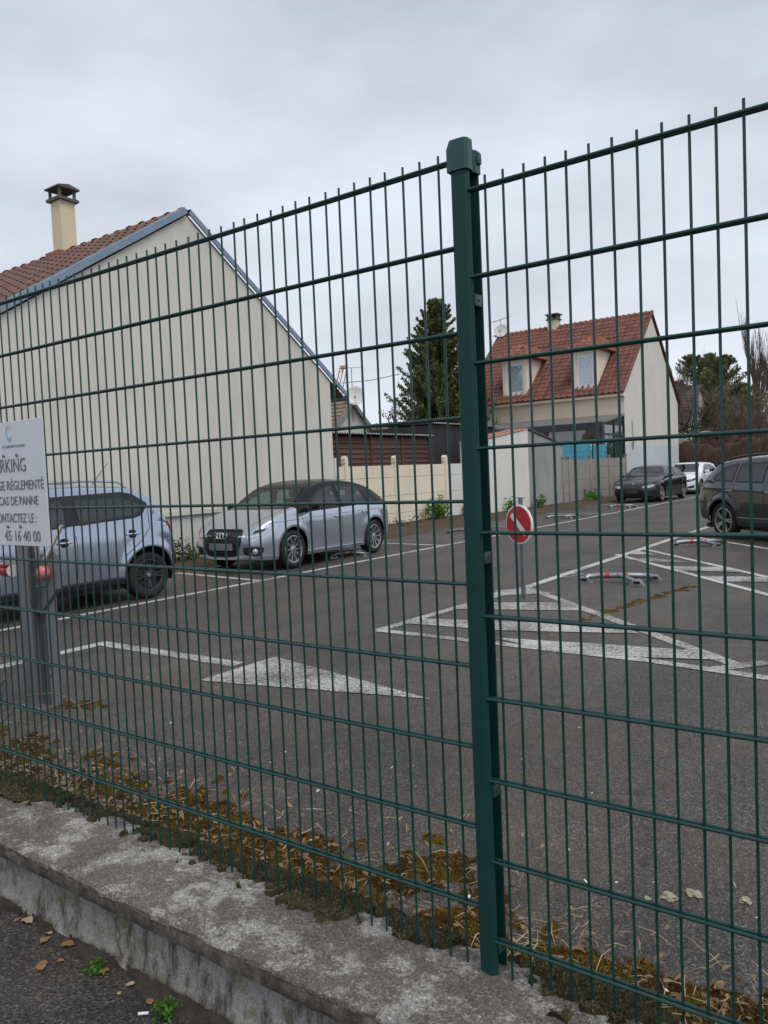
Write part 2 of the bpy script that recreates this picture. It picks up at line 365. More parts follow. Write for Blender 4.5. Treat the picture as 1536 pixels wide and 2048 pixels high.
c = mixc(nt, mixc(nt, 1.0, dk, ramp(nt, n4.outputs['Fac'], [(0.3, (0.8, 0.8, 0.8)), (0.65, (0, 0, 0))]).outputs[0], 'MULTIPLY'), c, (0.045, 0.038, 0.030))
vo = nd(nt, 'ShaderNodeTexVoronoi'); vo.inputs['Scale'].default_value = 210; tcx = nd(nt, 'ShaderNodeTexCoord'); nt.links.new(tcx.outputs['Object'], vo.inputs['Vector']); sv = nd(nt, 'ShaderNodeSeparateColor'); nt.links.new(vo.outputs['Color'], sv.inputs[0])
c = mixc(nt, 1.0, c, ramp(nt, sv.outputs[0], [(0.0, (0.68, 0.67, 0.66)), (0.5, (1, 1, 1)), (0.9, (1.15, 1.13, 1.1)), (1.0, (1.9, 1.88, 1.8))]).outputs[0], 'MULTIPLY')
nt.links.new(c, bs.inputs['Base Color']); bs.inputs['Roughness'].default_value = 0.93; bump(nt, bs, n2.outputs['Fac'], 1.0, 0.012)
m, nt, bs = nodes('wall_face_concrete'); MATS['wall_face_concrete'] = m
n1 = noise(nt, 5, 10, 0.78, stretch=(1, 1, 1.6)); n2 = noise(nt, 170, 4, 0.75); n3 = noise(nt, 8, 9, 0.78, stretch=(1.6, 1, 0.5))
c = ramp(nt, n2.outputs['Fac'], [(0.30, (0.14, 0.135, 0.125)), (0.5, (0.29, 0.28, 0.265)), (0.70, (0.44, 0.43, 0.41))]).outputs[0]
c = mixc(nt, ramp(nt, n1.outputs['Fac'], [(0.5, (0, 0, 0)), (0.60, (0.8, 0.8, 0.8))]).outputs[0], c, (0.15, 0.13, 0.06))       # algae
c = mixc(nt, ramp(nt, n3.outputs['Fac'], [(0.49, (0, 0, 0)), (0.60, (0.9, 0.9, 0.9))]).outputs[0], c, (0.045, 0.038, 0.030))     # dark runs
nt.links.new(c, bs.inputs['Base Color']); bs.inputs['Roughness'].default_value = 0.93; bump(nt, bs, n2.outputs['Fac'], 0.5, 0.008)
wall_root = thing('low_wall', 'low weathered concrete wall with lichen carrying the green wire fence', 'wall', (-0.9, 1.5, 0))
def rough_prism(prof, x0, x1, step, amp):
    """profile (y,z) run along x, every vertex jittered so that edges are worn"""
    n = int((x1-x0)/step); k = len(prof); V = []; F = []
    for i in range(n+1):
        x = x0+(x1-x0)*i/n
        for (y, z) in prof:
            V.append((x, y+amp*(random.random()-0.5)+0.006*math.sin(x*2.1+z*9), z+amp*(random.random()-0.5)*0.8))
    for i in range(n):
        for j in range(k-1): F.append((i*k+j, (i+1)*k+j, (i+1)*k+j+1, i*k+j+1))
    return V, F
edge = [(1.382, 0.224), (1.360, 0.226), (1.347, 0.231), (1.344, 0.240), (1.343, 0.258), (1.345, 0.274), (1.356, 0.280)]
cop = [(1.350, 0.266), (1.3435, 0.275), (1.345, 0.2835), (1.352, 0.2884), (1.366, 0.2890), (1.42, 0.289), (1.48, 0.29), (1.54, 0.289), (1.60, 0.288), (1.66, 0.286), (1.69, 0.282), (1.70, 0.26), (1.70, 0.19)]
V, F = rough_prism(cop, -8.5, 4.0, 0.025, 0.007)
V = [(v[0]+0.9, v[1]-1.5, v[2]) for v in V]
cop_o = link('coping', fast_mesh('coping', V, F), MATS['wall_concrete'], wall_root); smooth_mesh(cop_o.data, 33)
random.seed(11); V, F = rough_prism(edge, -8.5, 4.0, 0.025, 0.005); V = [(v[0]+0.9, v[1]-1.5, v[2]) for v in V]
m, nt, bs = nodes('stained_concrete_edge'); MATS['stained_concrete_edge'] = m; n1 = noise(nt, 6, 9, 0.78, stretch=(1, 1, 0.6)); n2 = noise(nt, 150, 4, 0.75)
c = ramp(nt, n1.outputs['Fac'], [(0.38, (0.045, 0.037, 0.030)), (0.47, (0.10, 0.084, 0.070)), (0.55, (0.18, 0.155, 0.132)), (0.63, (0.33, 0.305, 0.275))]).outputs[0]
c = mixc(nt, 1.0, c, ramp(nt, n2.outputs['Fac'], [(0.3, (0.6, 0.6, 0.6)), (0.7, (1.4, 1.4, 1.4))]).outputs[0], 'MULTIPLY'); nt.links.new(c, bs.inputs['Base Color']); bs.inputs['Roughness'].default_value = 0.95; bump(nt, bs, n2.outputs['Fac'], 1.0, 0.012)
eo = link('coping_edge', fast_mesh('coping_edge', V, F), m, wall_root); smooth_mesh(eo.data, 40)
fac = [(1.380, 0.225), (1.377, 0.19), (1.374, 0.16), (1.371, 0.13), (1.368, 0.105), (1.363, 0.08), (1.352, 0.062), (1.335, 0.03)]
V, F = rough_prism(fac, -8.5, 4.0, 0.03, 0.005)
V = [(v[0]+0.9, v[1]-1.5, v[2]) for v in V]
fo = link('wall_face', fast_mesh('wall_face', V, F), MATS['wall_face_concrete'], wall_root); smooth_mesh(fo.data, 60)
MB().box((-8.5, 1.40, -0.01), (4.0, 1.695, 0.2)).build('wall_core', MATS['wall_face_concrete'], wall_root, world=True)
# a crack down the face
ck = MB(); pts = [(-2.075+0.012*math.sin(k*2.1)+0.004*k, 1.3735-0.0012*k*k*0.12, 0.222-0.020*k) for k in range(8)]
for a, b in zip(pts[:-1], pts[1:]): ck.add([(a[0]-0.0016, a[1]-0.004, a[2]), (a[0]+0.0018, a[1]-0.004, a[2]), (b[0]+0.0016, b[1]-0.004, b[2]), (b[0]-0.0015, b[1]-0.004, b[2])], [(0, 1, 2, 3)])
ck.build('crack', mat('crack_dark', (0.02, 0.017, 0.014), 0.95), wall_root, world=True)

# ------------------------------------------------------------------ green wire fence
M_GREEN = mat('green_powder_coat', (0.004, 0.043, 0.037), 0.55, 0.0, 0.12, 14, 0.05, 160, spec=0.3)
M_WIRE = mat('green_wire_coat', (0.0038, 0.042, 0.036), 0.36, 0.0, 0.1, 20)
M_CAP = mat('green_plastic_cap', (0.006, 0.062, 0.056), 0.38)
M_HOLE = mat('dark_recess', (0.004, 0.006, 0.006), 0.9)
M_CLIP = mat('grey_green_clip', (0.04, 0.075, 0.07), 0.4, 0.2)
def fence_panel(x0, x1, ztop, bars, label):
    root = thing('wire_fence_panel', label, 'fence', (x0, YF-0.012, WALL_TOP), group='green wire fence panels')
    vm_ = MB().tube([(0, 0, 0), (0, 0, ztop+0.026-WALL_TOP+0.006)], 0.0031, 7).mesh('vertical_wire', 50); vm_.materials.append(M_WIRE)
    for x in bars: piece('vertical_wire', vm_, root, (x-x0+0.0008*random.uniform(-1, 1), 0, -0.006)).rotation_euler = (random.uniform(-.0015, .0015), random.uniform(-.0012, .0012), 0)
    hm = MB().tube([(0, 0, 0), (x1-x0, 0, 0)], 0.0042, 8).mesh('horizontal_wire', 50); hm.materials.append(M_WIRE)
    for k in range(10):
        for sgn in (-1, 1): piece('horizontal_wire', hm, root, (0, sgn*0.0076, ztop-0.2*k-WALL_TOP))
    return root
POSTX = -0.910
fence_panel(-3.47, -0.930, 2.246, [-0.974-0.05*k for k in range(50)], 'green wire fence panel standing higher, between pavement and silver parked cars')
fence_panel(-0.892, 1.60, 2.171, [-0.850+0.05*k for k in range(49)], 'green wire fence panel standing lower, in front of the no-entry sign')
fence_panel(-6.02, -3.53, 2.30, [-3.56-0.05*k for k in range(49)], 'green wire fence panel in front of the parking notice board')
def post(x, ztop, label):
    r = thing('fence_post', label, 'fence post', (x, YF, WALL_TOP), group='green fence posts')
    h = ztop-WALL_TOP
    # hollow profile: rounded front, side flutes
    prof = [(-0.024, -0.018), (-0.017, -0.0265), (0.0, -0.029), (0.017, -0.0265), (0.0235, -0.018), (0.0235, -0.014), (0.004, -0.012), (0.004, 0.024), (0.0235, 0.026), (0.0235, 0.031), (-0.024, 0.031), (-0.024, 0.026), (-0.004, 0.024), (-0.004, -0.012), (-0.024, -0.014)]
    MB().prism(prof, 'z', -0.01, h-0.03).build('profile', M_GREEN, r, 25)
    nb = MB()
    for k in range(int((h-0.1)/0.05)):
        for sx in (0.0046, -0.0046): nb.cbox((sx, 0.008, 0.06+0.05*k), (0.0012, 0.009, 0.014))
    nb.build('slots', M_HOLE, r, kind='stuff')
    # moulded cap: sloping hood over the front, small nose over the side groove
    cp = MB().prism([(-0.0275, -0.030), (-0.016, -0.034), (0.004, -0.034), (0.021, -0.032), (0.027, -0.024), (0.027, -0.003), (0.022, -0.001), (0.022, 0.010), (0.027, 0.013), (0.027, 0.034), (-0.0275, 0.034)], 'z', h-0.046, h+0.006)
    cp.v = [(v[0], v[1], v[2] + (0.018 if v[2] > h-0.01 and v[1] < 0.0 and v[0] > -0.02 else 0)) for v in cp.v]
    cp.build('cap', M_CAP, r, 30)
    MB().rbox((0.026, 0.024, h-0.012), (0.014, 0.018, 0.028), 0.004).build('cap_nose', M_CAP, r, 40)
    for z in (1.63, 1.02, 0.45, 0.06):
        c = MB().rbox((0.0215, 0.004, z), (0.010, 0.030, 0.028), 0.0015).build('clip', M_CLIP, r, 40)
        MB().lathe([(0, 0.0034), (0.0036, 0.0034), (0.0036, 0.0)], 10, Matrix.Translation((0.0235, 0.004, z)), 'x').build('screw', M_HOLE, c)
    return r
post(POSTX, 2.264, 'dark green metal fence post with plastic cap between the two wire panels')
post(-3.50, 2.37, 'dark green metal fence post with plastic cap beside the parking notice board')

# ------------------------------------------------------------------ cars
def pchip(pts):
    x = np.array([p[0] for p in pts], float); y = np.array([p[1] for p in pts], float)
    h = np.diff(x); d = np.diff(y)/h; m_ = np.zeros_like(x)
    for i in range(1, len(x)-1):
        if d[i-1]*d[i] > 0:
            w1 = 2*h[i]+h[i-1]; w2 = h[i]+2*h[i-1]; m_[i] = (w1+w2)/(w1/d[i-1]+w2/d[i])
    m_[0] = d[0]; m_[-1] = d[-1]
    def f(q):
        q = np.clip(np.asarray(q, float), x[0], x[-1]); i = np.clip(np.searchsorted(x, q)-1, 0, len(h)-1)
        t = (q-x[i])/h[i]
        return (1+2*t)*(1-t)**2*y[i] + t*(1-t)**2*h[i]*m_[i] + t*t*(3-2*t)*y[i+1] + t*t*(t-1)*h[i]*m_[i+1]
    return f
def in_poly(p, poly):
    x, y = p; c = False; n = len(poly); j = n-1
    for i in range(n):
        xi, yi = poly[i]; xj, yj = poly[j]
        if (yi > y) != (yj > y) and x < (xj-xi)*(y-yi)/(yj-yi)+xi: c = not c
        j = i
    return c
def inset(poly, w):
    n = len(poly); A = sum(poly[i][0]*poly[(i+1) % n][1]-poly[(i+1) % n][0]*poly[i][1] for i in range(n)); s = 1 if A > 0 else -1; out = []
    for i in range(n):
        p0, p1, p2 = Vector(poly[i-1]), Vector(poly[i]), Vector(poly[(i+1) % n])
        e1 = (p1-p0).normalized(); e2 = (p2-p1).normalized(); n1 = Vector((-e1.y, e1.x))*s; n2 = Vector((-e2.y, e2.x))*s
        b = (n1+n2); k = 1+n1.dot(n2); b = b/max(k, 0.35); out.append(tuple(p1+b*w))
    return out
def rounded(poly, r=0.03, k=3):
    out = []; n = len(poly)
    for i in range(n):
        p0, p1, p2 = Vector(poly[i-1]), Vector(poly[i]), Vector(poly[(i+1) % n]); a = p1+(p0-p1).normalized()*min(r, (p0-p1).length*0.4); b = p1+(p2-p1).normalized()*min(r, (p2-p1).length*0.4)
        for q in range(k+1):
            t = q/k; out.append(tuple(a*(1-t)**2+p1*2*t*(1-t)+b*t*t))
    return out

class Car:
    def __init__(s, spec, root):
        s.sp = spec; s.root = root
        top, belt, plan, bot = pchip(spec['top']), pchip(spec['belt']), pchip(spec['plan']), pchip(spec['bottom'])
        xr, xf = spec['top'][0][0], spec['top'][-1][0]; a = spec['wb']/2; r = spec['r']; Ra = spec.get('arch', r+0.055)
        st = list(np.linspace(xr, xf, 96))
        for k in np.linspace(0, 1, 12): st += [xr+0.22*(1-math.cos(k*math.pi/2)), xf-0.22*(1-math.cos(k*math.pi/2))]
        arch_st = []
        for xc in (-a, a):
            st = [q for q in st if abs(q-xc) > Ra+0.006]
            arch_st += [xc+(Ra-0.001)*math.cos(t) for t in np.linspace(0, math.pi, 25)] + [xc-Ra-0.003, xc+Ra+0.003]
        st = np.array(sorted(set(np.round(st+arch_st, 5)))); keep = [0]
        for i in range(1, len(st)):
            if st[i]-st[keep[-1]] > 0.0025: keep.append(i)
        st = st[keep]; n1, n2, n3 = 16, 9, 9
        f = pchip(spec.get('side', [(0, .945), (.06, .965), (.25, .982), (.55, 1.0), (.75, .998), (.9, .985), (1, .955)]))
        rings = []
        for x in st:
            zB = float(min(belt(x), top(x)-0.02)); zT = float(top(x)); W = float(plan(x)); zs = float(bot(x)); zb = zs
            for xc in (-a, a):
                if abs(x-xc) < Ra: zb = max(zb, r + math.sqrt(max(0, Ra*Ra-(x-xc)**2)))
            zb = min(zb, zB-0.05); ring = []
            for k in range(n1):
                z = zb+(zB-zb)*k/n1; t = (z-zs)/(zB-zs); y = W*float(f(t))
                for xc in (-a, a):
                    d = math.hypot(x-xc, z-r); y += spec.get('flare', 0.014)*math.exp(-((d-Ra-0.02)/0.07)**2) if abs(x-xc) < Ra+0.25 else 0
                ring.append((y, z))
            g = zT-zB; crown = min(spec.get('crown', 0.075), 0.6*g); zR = zT-crown; wB = W*0.955
            tum = spec.get('tumble', 0.42); wR = max(0.05, wB-tum*(zR-zB)-0.25*max(0, 0.10-(zR-zB))*0.3)
            for k in range(n2):
                t = k/n2; ring.append((wB+(wR-wB)*t+0.022*math.sin(math.pi*t)*min(1, g/0.3), zB+(zR-zB)*t))
            for k in range(n3+1):
                u = k/n3; th = u*math.pi/2; e = 0.62
                ring.append((wR*(math.cos(th)**e if k < n3 else 0.0), zR+crown*(math.sin(th)**0.9)))
            rings.append([(x, y, z) for y, z in ring])
        A = np.array(rings); ns, nr = A.shape[:2]
        kf, znf, kr, znr = spec.get('nose', (0.10, 0.50, 0.06, 0.55))
        def deform(P):
            x, y, z = P[..., 0].copy(), P[..., 1], P[..., 2]
            wf = np.clip((x-a)/(xf-a), 0, 1)**2; x -= wf*np.minimum(kf*((z-znf)/0.3)**2, 0.22)
            wr = np.clip((-a-x)/(-a-xr), 0, 1)**2; x += wr*np.minimum(kr*((z-znr)/0.35)**2, 0.16)
            P[..., 0] = x; return P
        V = []; F = []; tags = []
        L = A.copy(); Rr = A.copy(); Rr[..., 1] *= -1
        for S, flip in ((L, False), (Rr, True)):
            n0 = len(V); V += list(S.reshape(-1, 3))
            for i in range(ns-1):
                for j in range(nr-1):
                    q = (n0+i*nr+j, n0+(i+1)*nr+j, n0+(i+1)*nr+j+1, n0+i*nr+j+1); F.append(q if flip else q[::-1]); tags.append(j)
        for idx, sg, bul in ((ns-1, 1, spec.get('bulge_f', 0.07)), (0, -1, spec.get('bulge_r', 0.05))):
            n0 = len(V); K = 15
            for j in range(nr):
                x, y, z = A[idx, j]
                for k in range(K):
                    s_ = -1+2*k/(K-1); V.append((x+sg*bul*(1-abs(s_)**2.2), y*s_, z))
            for j in range(nr-1):
                for k in range(K-1):
                    q = (n0+j*K+k, n0+j*K+k+1, n0+(j+1)*K+k+1, n0+(j+1)*K+k); F.append(q if sg > 0 else q[::-1]); tags.append(j)
        V = deform(np.array(V, float)); s.V, s.F, s.tags, s.n1, s.n2 = V, F, tags, n1, n2
        s.bvh = BVHTree.FromPolygons([tuple(v) for v in V], F); s.holes = []; s.top = top; s.belt = belt
    def proj(s, u, v, ax, off):
        o, d = {'L': ((u, 2.5, v), (0, -1, 0)), 'R': ((u, -2.5, v), (0, 1, 0)), 'F': ((5, u, v), (-1, 0, 0)), 'B': ((-5, u, v), (1, 0, 0)), 'T': ((u, v, 4), (0, 0, -1))}[ax]
        hit, nrm, _, _ = s.bvh.ray_cast(Vector(o), Vector(d))
        if hit is None:
            q = Vector(o)+Vector(d)*(1.7 if ax in 'LR' else 3.2); hit, nrm, _, _ = s.bvh.find_nearest(q)
        if nrm.dot(Vector(d)) > 0: nrm = -nrm
        return hit+nrm*off
    def patch(s, name, m, poly, ax, off=0.004, grid=0.05, hole=None, parent=None, ring=None, thick=0.008, smooth=50):
        bm = bmesh.new()
        if ring:
            inn = inset(poly, ring); n = len(poly); vo = [bm.verts.new((*p, 0)) for p in poly]; vi = [bm.verts.new((*p, 0)) for p in inn]
            for i in range(n):
                try: bm.faces.new((vo[i], vo[(i+1) % n], vi[(i+1) % n], vi[i]))
                except ValueError: pass
        else: bm.faces.new([bm.verts.new((*p, 0)) for p in poly])
        us = [p[0] for p in poly]; vs = [p[1] for p in poly]
        for lo, hi, nn in ((min(us), max(us), (1, 0, 0)), (min(vs), max(vs), (0, 1, 0))):
            k = math.floor(lo/grid)+1
            while k*grid < hi:
                bmesh.ops.bisect_plane(bm, geom=bm.verts[:]+bm.edges[:]+bm.faces[:], plane_co=(k*grid*nn[0], k*grid*nn[1], 0), plane_no=nn, dist=1e-5); k += 1
        bmesh.ops.triangulate(bm, faces=[f for f in bm.faces if len(f.verts) > 4])
        bnd = [e for e in bm.edges if e.is_boundary]
        if thick:
            r_ = bmesh.ops.extrude_edge_only(bm, edges=bnd); new = {v for v in r_['geom'] if isinstance(v, bmesh.types.BMVert)}
        else: new = set()
        for v in bm.verts: v.co = s.proj(v.co.x, v.co.y, ax, off-thick if v in new else off)
        bmesh.ops.recalc_face_normals(bm, faces=bm.faces); dv = Vector({'L': (0, 1, 0), 'R': (0, -1, 0), 'F': (1, 0, 0), 'B': (-1, 0, 0), 'T': (0, 0, 1)}[ax])
        if thick:
            if sum(f.normal.dot(dv)*f.calc_area() for f in bm.faces) < 0: bmesh.ops.reverse_faces(bm, faces=bm.faces[:])
        else: bmesh.ops.reverse_faces(bm, faces=[f for f in bm.faces if f.normal.dot(dv) < 0])
        me = bpy.data.meshes.new(name); bm.to_mesh(me); bm.free()
        if smooth: smooth_mesh(me, smooth)
        if hole is not None: s.holes.append((inset(poly, hole), ax))
        return link(name, me, m, parent or s.root)
    def line(s, name, pts, ax, w=0.008, off=0.0015, m=None, parent=None):
        vs = []; fs = []; dense = []
        for a, b in zip(pts[:-1], pts[1:]):
            k = max(1, int(math.dist(a, b)/0.05)); dense += [(a[0]+(b[0]-a[0])*q/k, a[1]+(b[1]-a[1])*q/k) for q in range(k)]
        dense.append(pts[-1])
        for i, p in enumerate(dense):
            a = Vector(dense[max(0, i-1)]); b = Vector(dense[min(len(dense)-1, i+1)]); d = (b-a).normalized(); n = Vector((-d.y, d.x))*w/2
            vs += [s.proj(p[0]+n.x, p[1]+n.y, ax, off), s.proj(p[0]-n.x, p[1]-n.y, ax, off)]
        fs = [(2*i, 2*i+1, 2*i+3, 2*i+2) for i in range(len(dense)-1)]
        return MB().add(vs, fs).build(name, m or M_SEAM, parent or s.root)
    def finish(s):
        """split the shell into body and roof, open the window holes, add lining, floor, wheels"""
        sp = s.sp; n1, n2 = s.n1, s.n2; cen = np.array([np.mean([s.V[i] for i in f], axis=0) for f in s.F]); body, roof = [], []
        nrm = np.array([np.cross(s.V[f[1]]-s.V[f[0]], s.V[f[3]]-s.V[f[0]])+np.cross(s.V[f[2]]-s.V[f[1]], s.V[f[3]]-s.V[f[2]]) for f in s.F])
        nl = np.linalg.norm(nrm, axis=1); nl[nl == 0] = 1; nrm /= nl[:, None]
        for k, f in enumerate(s.F):
            c = cen[k]; cut = False
            for poly, ax in s.holes:
                uv = {'L': (c[0], c[2]), 'R': (c[0], c[2]), 'F': (c[1], c[2]), 'B': (c[1], c[2])}[ax]
                okside = {'L': c[1] > 0.3 and abs(nrm[k][1]) > 0.35, 'R': c[1] < -0.3 and abs(nrm[k][1]) > 0.35, 'F': c[0] > 0 and abs(nrm[k][0]) > 0.15 and c[2] > 0.8, 'B': c[0] < 0 and abs(nrm[k][0]) > 0.15 and c[2] > 0.7}[ax]
                if okside and in_poly(uv, poly): cut = True; break
            if cut: continue
            gh = s.tags[k] >= n1 and float(s.top(c[0])-s.belt(c[0])) > 0.13 and sp['hoodx'] > c[0] > sp['tailx']
            (roof if gh else body).append(f)
        def mk(name, faces, m, inner=0.0, parent=None):
            used = sorted({i for f in faces for i in f}); mp_ = {i: k for k, i in enumerate(used)}
            me = bpy.data.meshes.new(name); me.from_pydata([tuple(s.V[i]) for i in used], [], [tuple(mp_[i] for i in f) for f in faces])
            bm = bmesh.new(); bm.from_mesh(me); bmesh.ops.remove_doubles(bm, verts=bm.verts, dist=0.0008); bmesh.ops.dissolve_degenerate(bm, edges=bm.edges, dist=1e-5); bmesh.ops.recalc_face_normals(bm, faces=bm.faces)
            if inner:
                bm.normal_update()
                for v in bm.verts:
                    n_ = v.normal if v.normal.dot(v.co-Vector((0, 0, 0.6))) > 0 else -v.normal
                    v.co -= n_*inner
            bm.to_mesh(me); bm.free(); smooth_mesh(me, 42); return link(name, me, m, parent or s.root)
        b = mk('body', body, sp['paint']); mk('roof', roof, sp.get('roofpaint', sp['paint'])); mk('interior_lining', [f for f in body+roof], M_LINING, 0.018)
        xr, xf = sp['top'][0][0], sp['top'][-1][0]; W = max(p[1] for p in sp['plan']); a = sp['wb']/2; r = sp['r']
        MB().box((xr+0.2, -W*0.80, 0.17), (xf-0.2, W*0.80, 0.26)).build('underbody', M_BLACKP, s.root)
        # seats, dashboard
        zb = float(s.belt(0.0))
        MB().rbox((sp['hoodx']-0.28, 0, zb-0.10), (0.5, W*1.55, 0.16), 0.05).build('dashboard', M_LINING, s.root, 40)
        for x in (0.0, -0.85):
            for y in (0.36, -0.36):
                st_ = MB(); tilt = Matrix.Translation((x-0.18, y, zb-0.42)) @ Matrix.Rotation(-0.22, 4, 'Y')
                st_.rbox((0, 0, 0.30), (0.13, 0.46, 0.62), 0.05, tilt); st_.rbox((0.25, 0, -0.05), (0.5, 0.48, 0.14), 0.05, Matrix.Translation((x-0.18, y, zb-0.42))); st_.rbox((0.01, 0, 0.72), (0.09, 0.26, 0.19), 0.04, tilt)
                st_.build('seat', M_SEAT, s.root, 40)
        for xc in (-a, a):
            for sy in (-1, 1):
                s.wheel(xc, sy, W)
                lin = MB(); Ra = sp.get('arch', r+0.055)+0.006; yo = sy*(W-0.05); yi = sy*(W-0.36)
                ang = [math.pi*(-0.08+1.16*k/18) for k in range(19)]
                for k in range(18):
                    p = [(xc+Ra*math.cos(t), r+Ra*math.sin(t)) for t in (ang[k], ang[k+1])]
                    lin.add([(p[0][0], yo, p[0][1]), (p[1][0], yo, p[1][1]), (p[1][0], yi, p[1][1]), (p[0][0], yi, p[0][1])], [(0, 1, 2, 3)])
                lin.add([(xc+Ra*math.cos(t), yi, r+Ra*math.sin(t)) for t in ang], [tuple(range(19))]); lin.build('wheel_arch_liner', M_BLACKP, s.root)
    def wheel(s, xc, sy, W):
        sp = s.sp; r = sp['r']; w = 0.205; rr = sp.get('rim', r-0.095); yo = sy*(W-0.012)
        T = Matrix.Translation((xc, yo, r)) @ Matrix.Scale(-sy, 4, (0, 1, 0))        # local y: 0 at the outer face, + towards the car
        prof = [(rr, 0.012), (rr+0.012, 0.002), (rr+0.05, -0.004), (r-0.022, 0.006), (r-0.006, 0.022), (r, 0.05), (r, w-0.05), (r-0.006, w-0.022), (r-0.03, w), (rr, w-0.01)]
        wh = MB().lathe(prof, 40, T, 'y').build('wheel', M_TYRE, s.root, 40)
        rim = MB().lathe([(rr+0.002, 0.010), (rr-0.008, 0.006), (rr-0.022, 0.012), (rr-0.03, 0.05), (rr-0.035, w-0.02)], 40, T, 'y'); n = sp.get('spokes', 10)
        for k in range(n):
            if sp.get('twin'): aa = 2*math.pi*(k//2)/(n//2) + (0.13 if k % 2 else -0.13)
            else: aa = 2*math.pi*k/n
            ca, sa = math.cos(aa), math.sin(aa); w0, w1 = sp.get('spokew', (0.026, 0.034)); pts = []
            for (q, hw, d0, d1) in ((0.03, w0/2, 0.030, 0.06), (rr-0.012, w1/2, 0.010, 0.045)):
                for sgn in (-1, 1):
                    for d in (d0, d1): pts.append(T @ Vector((q*ca-sgn*hw*sa, d, q*sa+sgn*hw*ca)))
            rim.add(pts, [(0, 2, 6, 4), (1, 5, 7, 3), (0, 4, 5, 1), (2, 3, 7, 6), (4, 6, 7, 5)])
        rim.lathe([(0, 0.02), (0.045, 0.022), (0.062, 0.03), (0.07, 0.06)], 20, T, 'y')
        rim.build('rim', sp.get('rimmat', M_ALLOY), wh, 35)
        MB().lathe([(0, 0.075), (0.14, 0.075), (0.145, 0.085), (rr-0.02, 0.085), (rr-0.02, 0.10), (0, 0.10)], 28, T, 'y').build('brake_disc', M_DISC, wh, 35)
        hb = MB().lathe([(0, 0.017), (0.024, 0.0175), (0.028, 0.024)], 16, T, 'y').build('hub_cap', M_ALLOY, wh, 35)
    def window(s, poly, ax, m, fw=0.03, hole=0.028):
        poly = rounded(poly, 0.035); g = s.patch('window', m, poly, ax, 0.003, 0.06, hole=hole, thick=0.0, smooth=60)
        s.patch('window_trim', s.sp.get('trim', M_TRIM), poly, ax, 0.006, 0.06, parent=g, ring=fw, thick=0.004); return g
    def handle(s, x, z, ax, m=None, w=0.17):
        p = s.proj(x, z, ax, 0.0); sg = 1 if ax == 'L' else -1
        d = s.patch('handle_recess', M_SEAM, rounded([(x-.055, z-.055), (x+.055, z-.055), (x+.055, z+.055), (x-.055, z+.055)], 0.05), ax, 0.005, 0.03, thick=0.0) if s.sp.get('recess') else None
        MB().rbox((p.x, p.y+sg*0.022, z), (w, 0.018, 0.026), 0.007).build('door_handle', m or s.sp['paint'], s.root, 50)
        st_ = MB(); [st_.cbox((p.x+q*w*0.4, p.y+sg*0.008, z), (0.022, 0.024, 0.018)) for q in (-1, 1)]; st_.build('handle_mount', M_BLACKP, s.root)
    def mirror(s, x, z, m):
        for ax, sg in (('L', 1), ('R', -1)):
            p = s.proj(x, z, ax, 0); mb = MB().rbox((x-0.02, p.y+sg*0.14, z+0.06), (0.12, 0.20, 0.135), 0.045); o_ = mb.build('mirror', m, s.root, 60)
            MB().prism([(x+0.03, z-0.03), (x-0.06, z-0.03), (x-0.05, z+0.03), (x+0.01, z+0.03)], 'y', p.y-sg*0.02, p.y+sg*0.09).build('mirror_arm', M_BLACKP, o_)

M_SEAM = mat('panel_gap', (0.006, 0.006, 0.007), 0.8); M_LINING = mat('car_lining', (0.02, 0.02, 0.021), 0.85); M_SEAT = mat('car_seat', (0.022, 0.022, 0.024), 0.9, bmp=0.3)
M_BLACKP = mat('black_plastic', (0.012, 0.012, 0.013), 0.62, bmp=0.1, bscale=200); M_TYRE = mat('tyre_rubber', (0.012, 0.012, 0.012), 0.8, bmp=0.25, bscale=90)
M_ALLOY = mat('alloy', (0.46, 0.46, 0.47), 0.3, 0.9, 0.06); M_DALLOY = mat('dark_alloy', (0.055, 0.056, 0.06), 0.38, 0.6); M_DISC = mat('brake_disc', (0.06, 0.055, 0.05), 0.5, 0.6)
M_TRIM = mat('window_rubber', (0.009, 0.009, 0.010), 0.35); M_CHROME = mat('chrome', (0.75, 0.76, 0.78), 0.12, 1.0, 0.03)
M_GLASS = glass('car_glass', (0.60, 0.72, 0.69)); M_GLASSD = glass('privacy_glass', (0.05, 0.055, 0.06)); M_GLASSM = glass('tinted_glass', (0.30, 0.36, 0.37))
M_LENS = mat('headlight_lens', (0.42, 0.44, 0.47), 0.08, 0.35, 0.15, 20, coat=1.0); M_LENSD = mat('headlight_inner', (0.05, 0.055, 0.065), 0.15, 0.6); M_RED = mat('tail_light_red', (0.42, 0.012, 0.02), 0.12, 0.0, 0.2, 12, coat=1.0)
M_PLATE = mat('number_plate', (0.42, 0.45, 0.46), 0.4); M_PLATEG = mat('number_plate_grey', (0.16, 0.175, 0.18), 0.5); M_PLATED = mat('number_plate_dim', (0.05, 0.05, 0.055), 0.45)
M_SILVER = carpaint('silver_blue_paint', (0.42, 0.475, 0.575), 0.84, 0.22); M_SILVER2 = carpaint('ice_silver_paint', (0.53, 0.565, 0.645), 0.80, 0.22)
M_BLACKC = carpaint('black_paint', (0.003, 0.003, 0.004), 0.0, 0.25, 0.6); M_WHITEC = carpaint('white_paint', (0.74, 0.76, 0.79), 0.0, 0.30); M_GREYC = carpaint('dark_grey_paint', (0.055, 0.066, 0.070), 0.7, 0.22)
M_BLACKG = mat('gloss_black', (0.005, 0.005, 0.006), 0.22, spec=0.3)

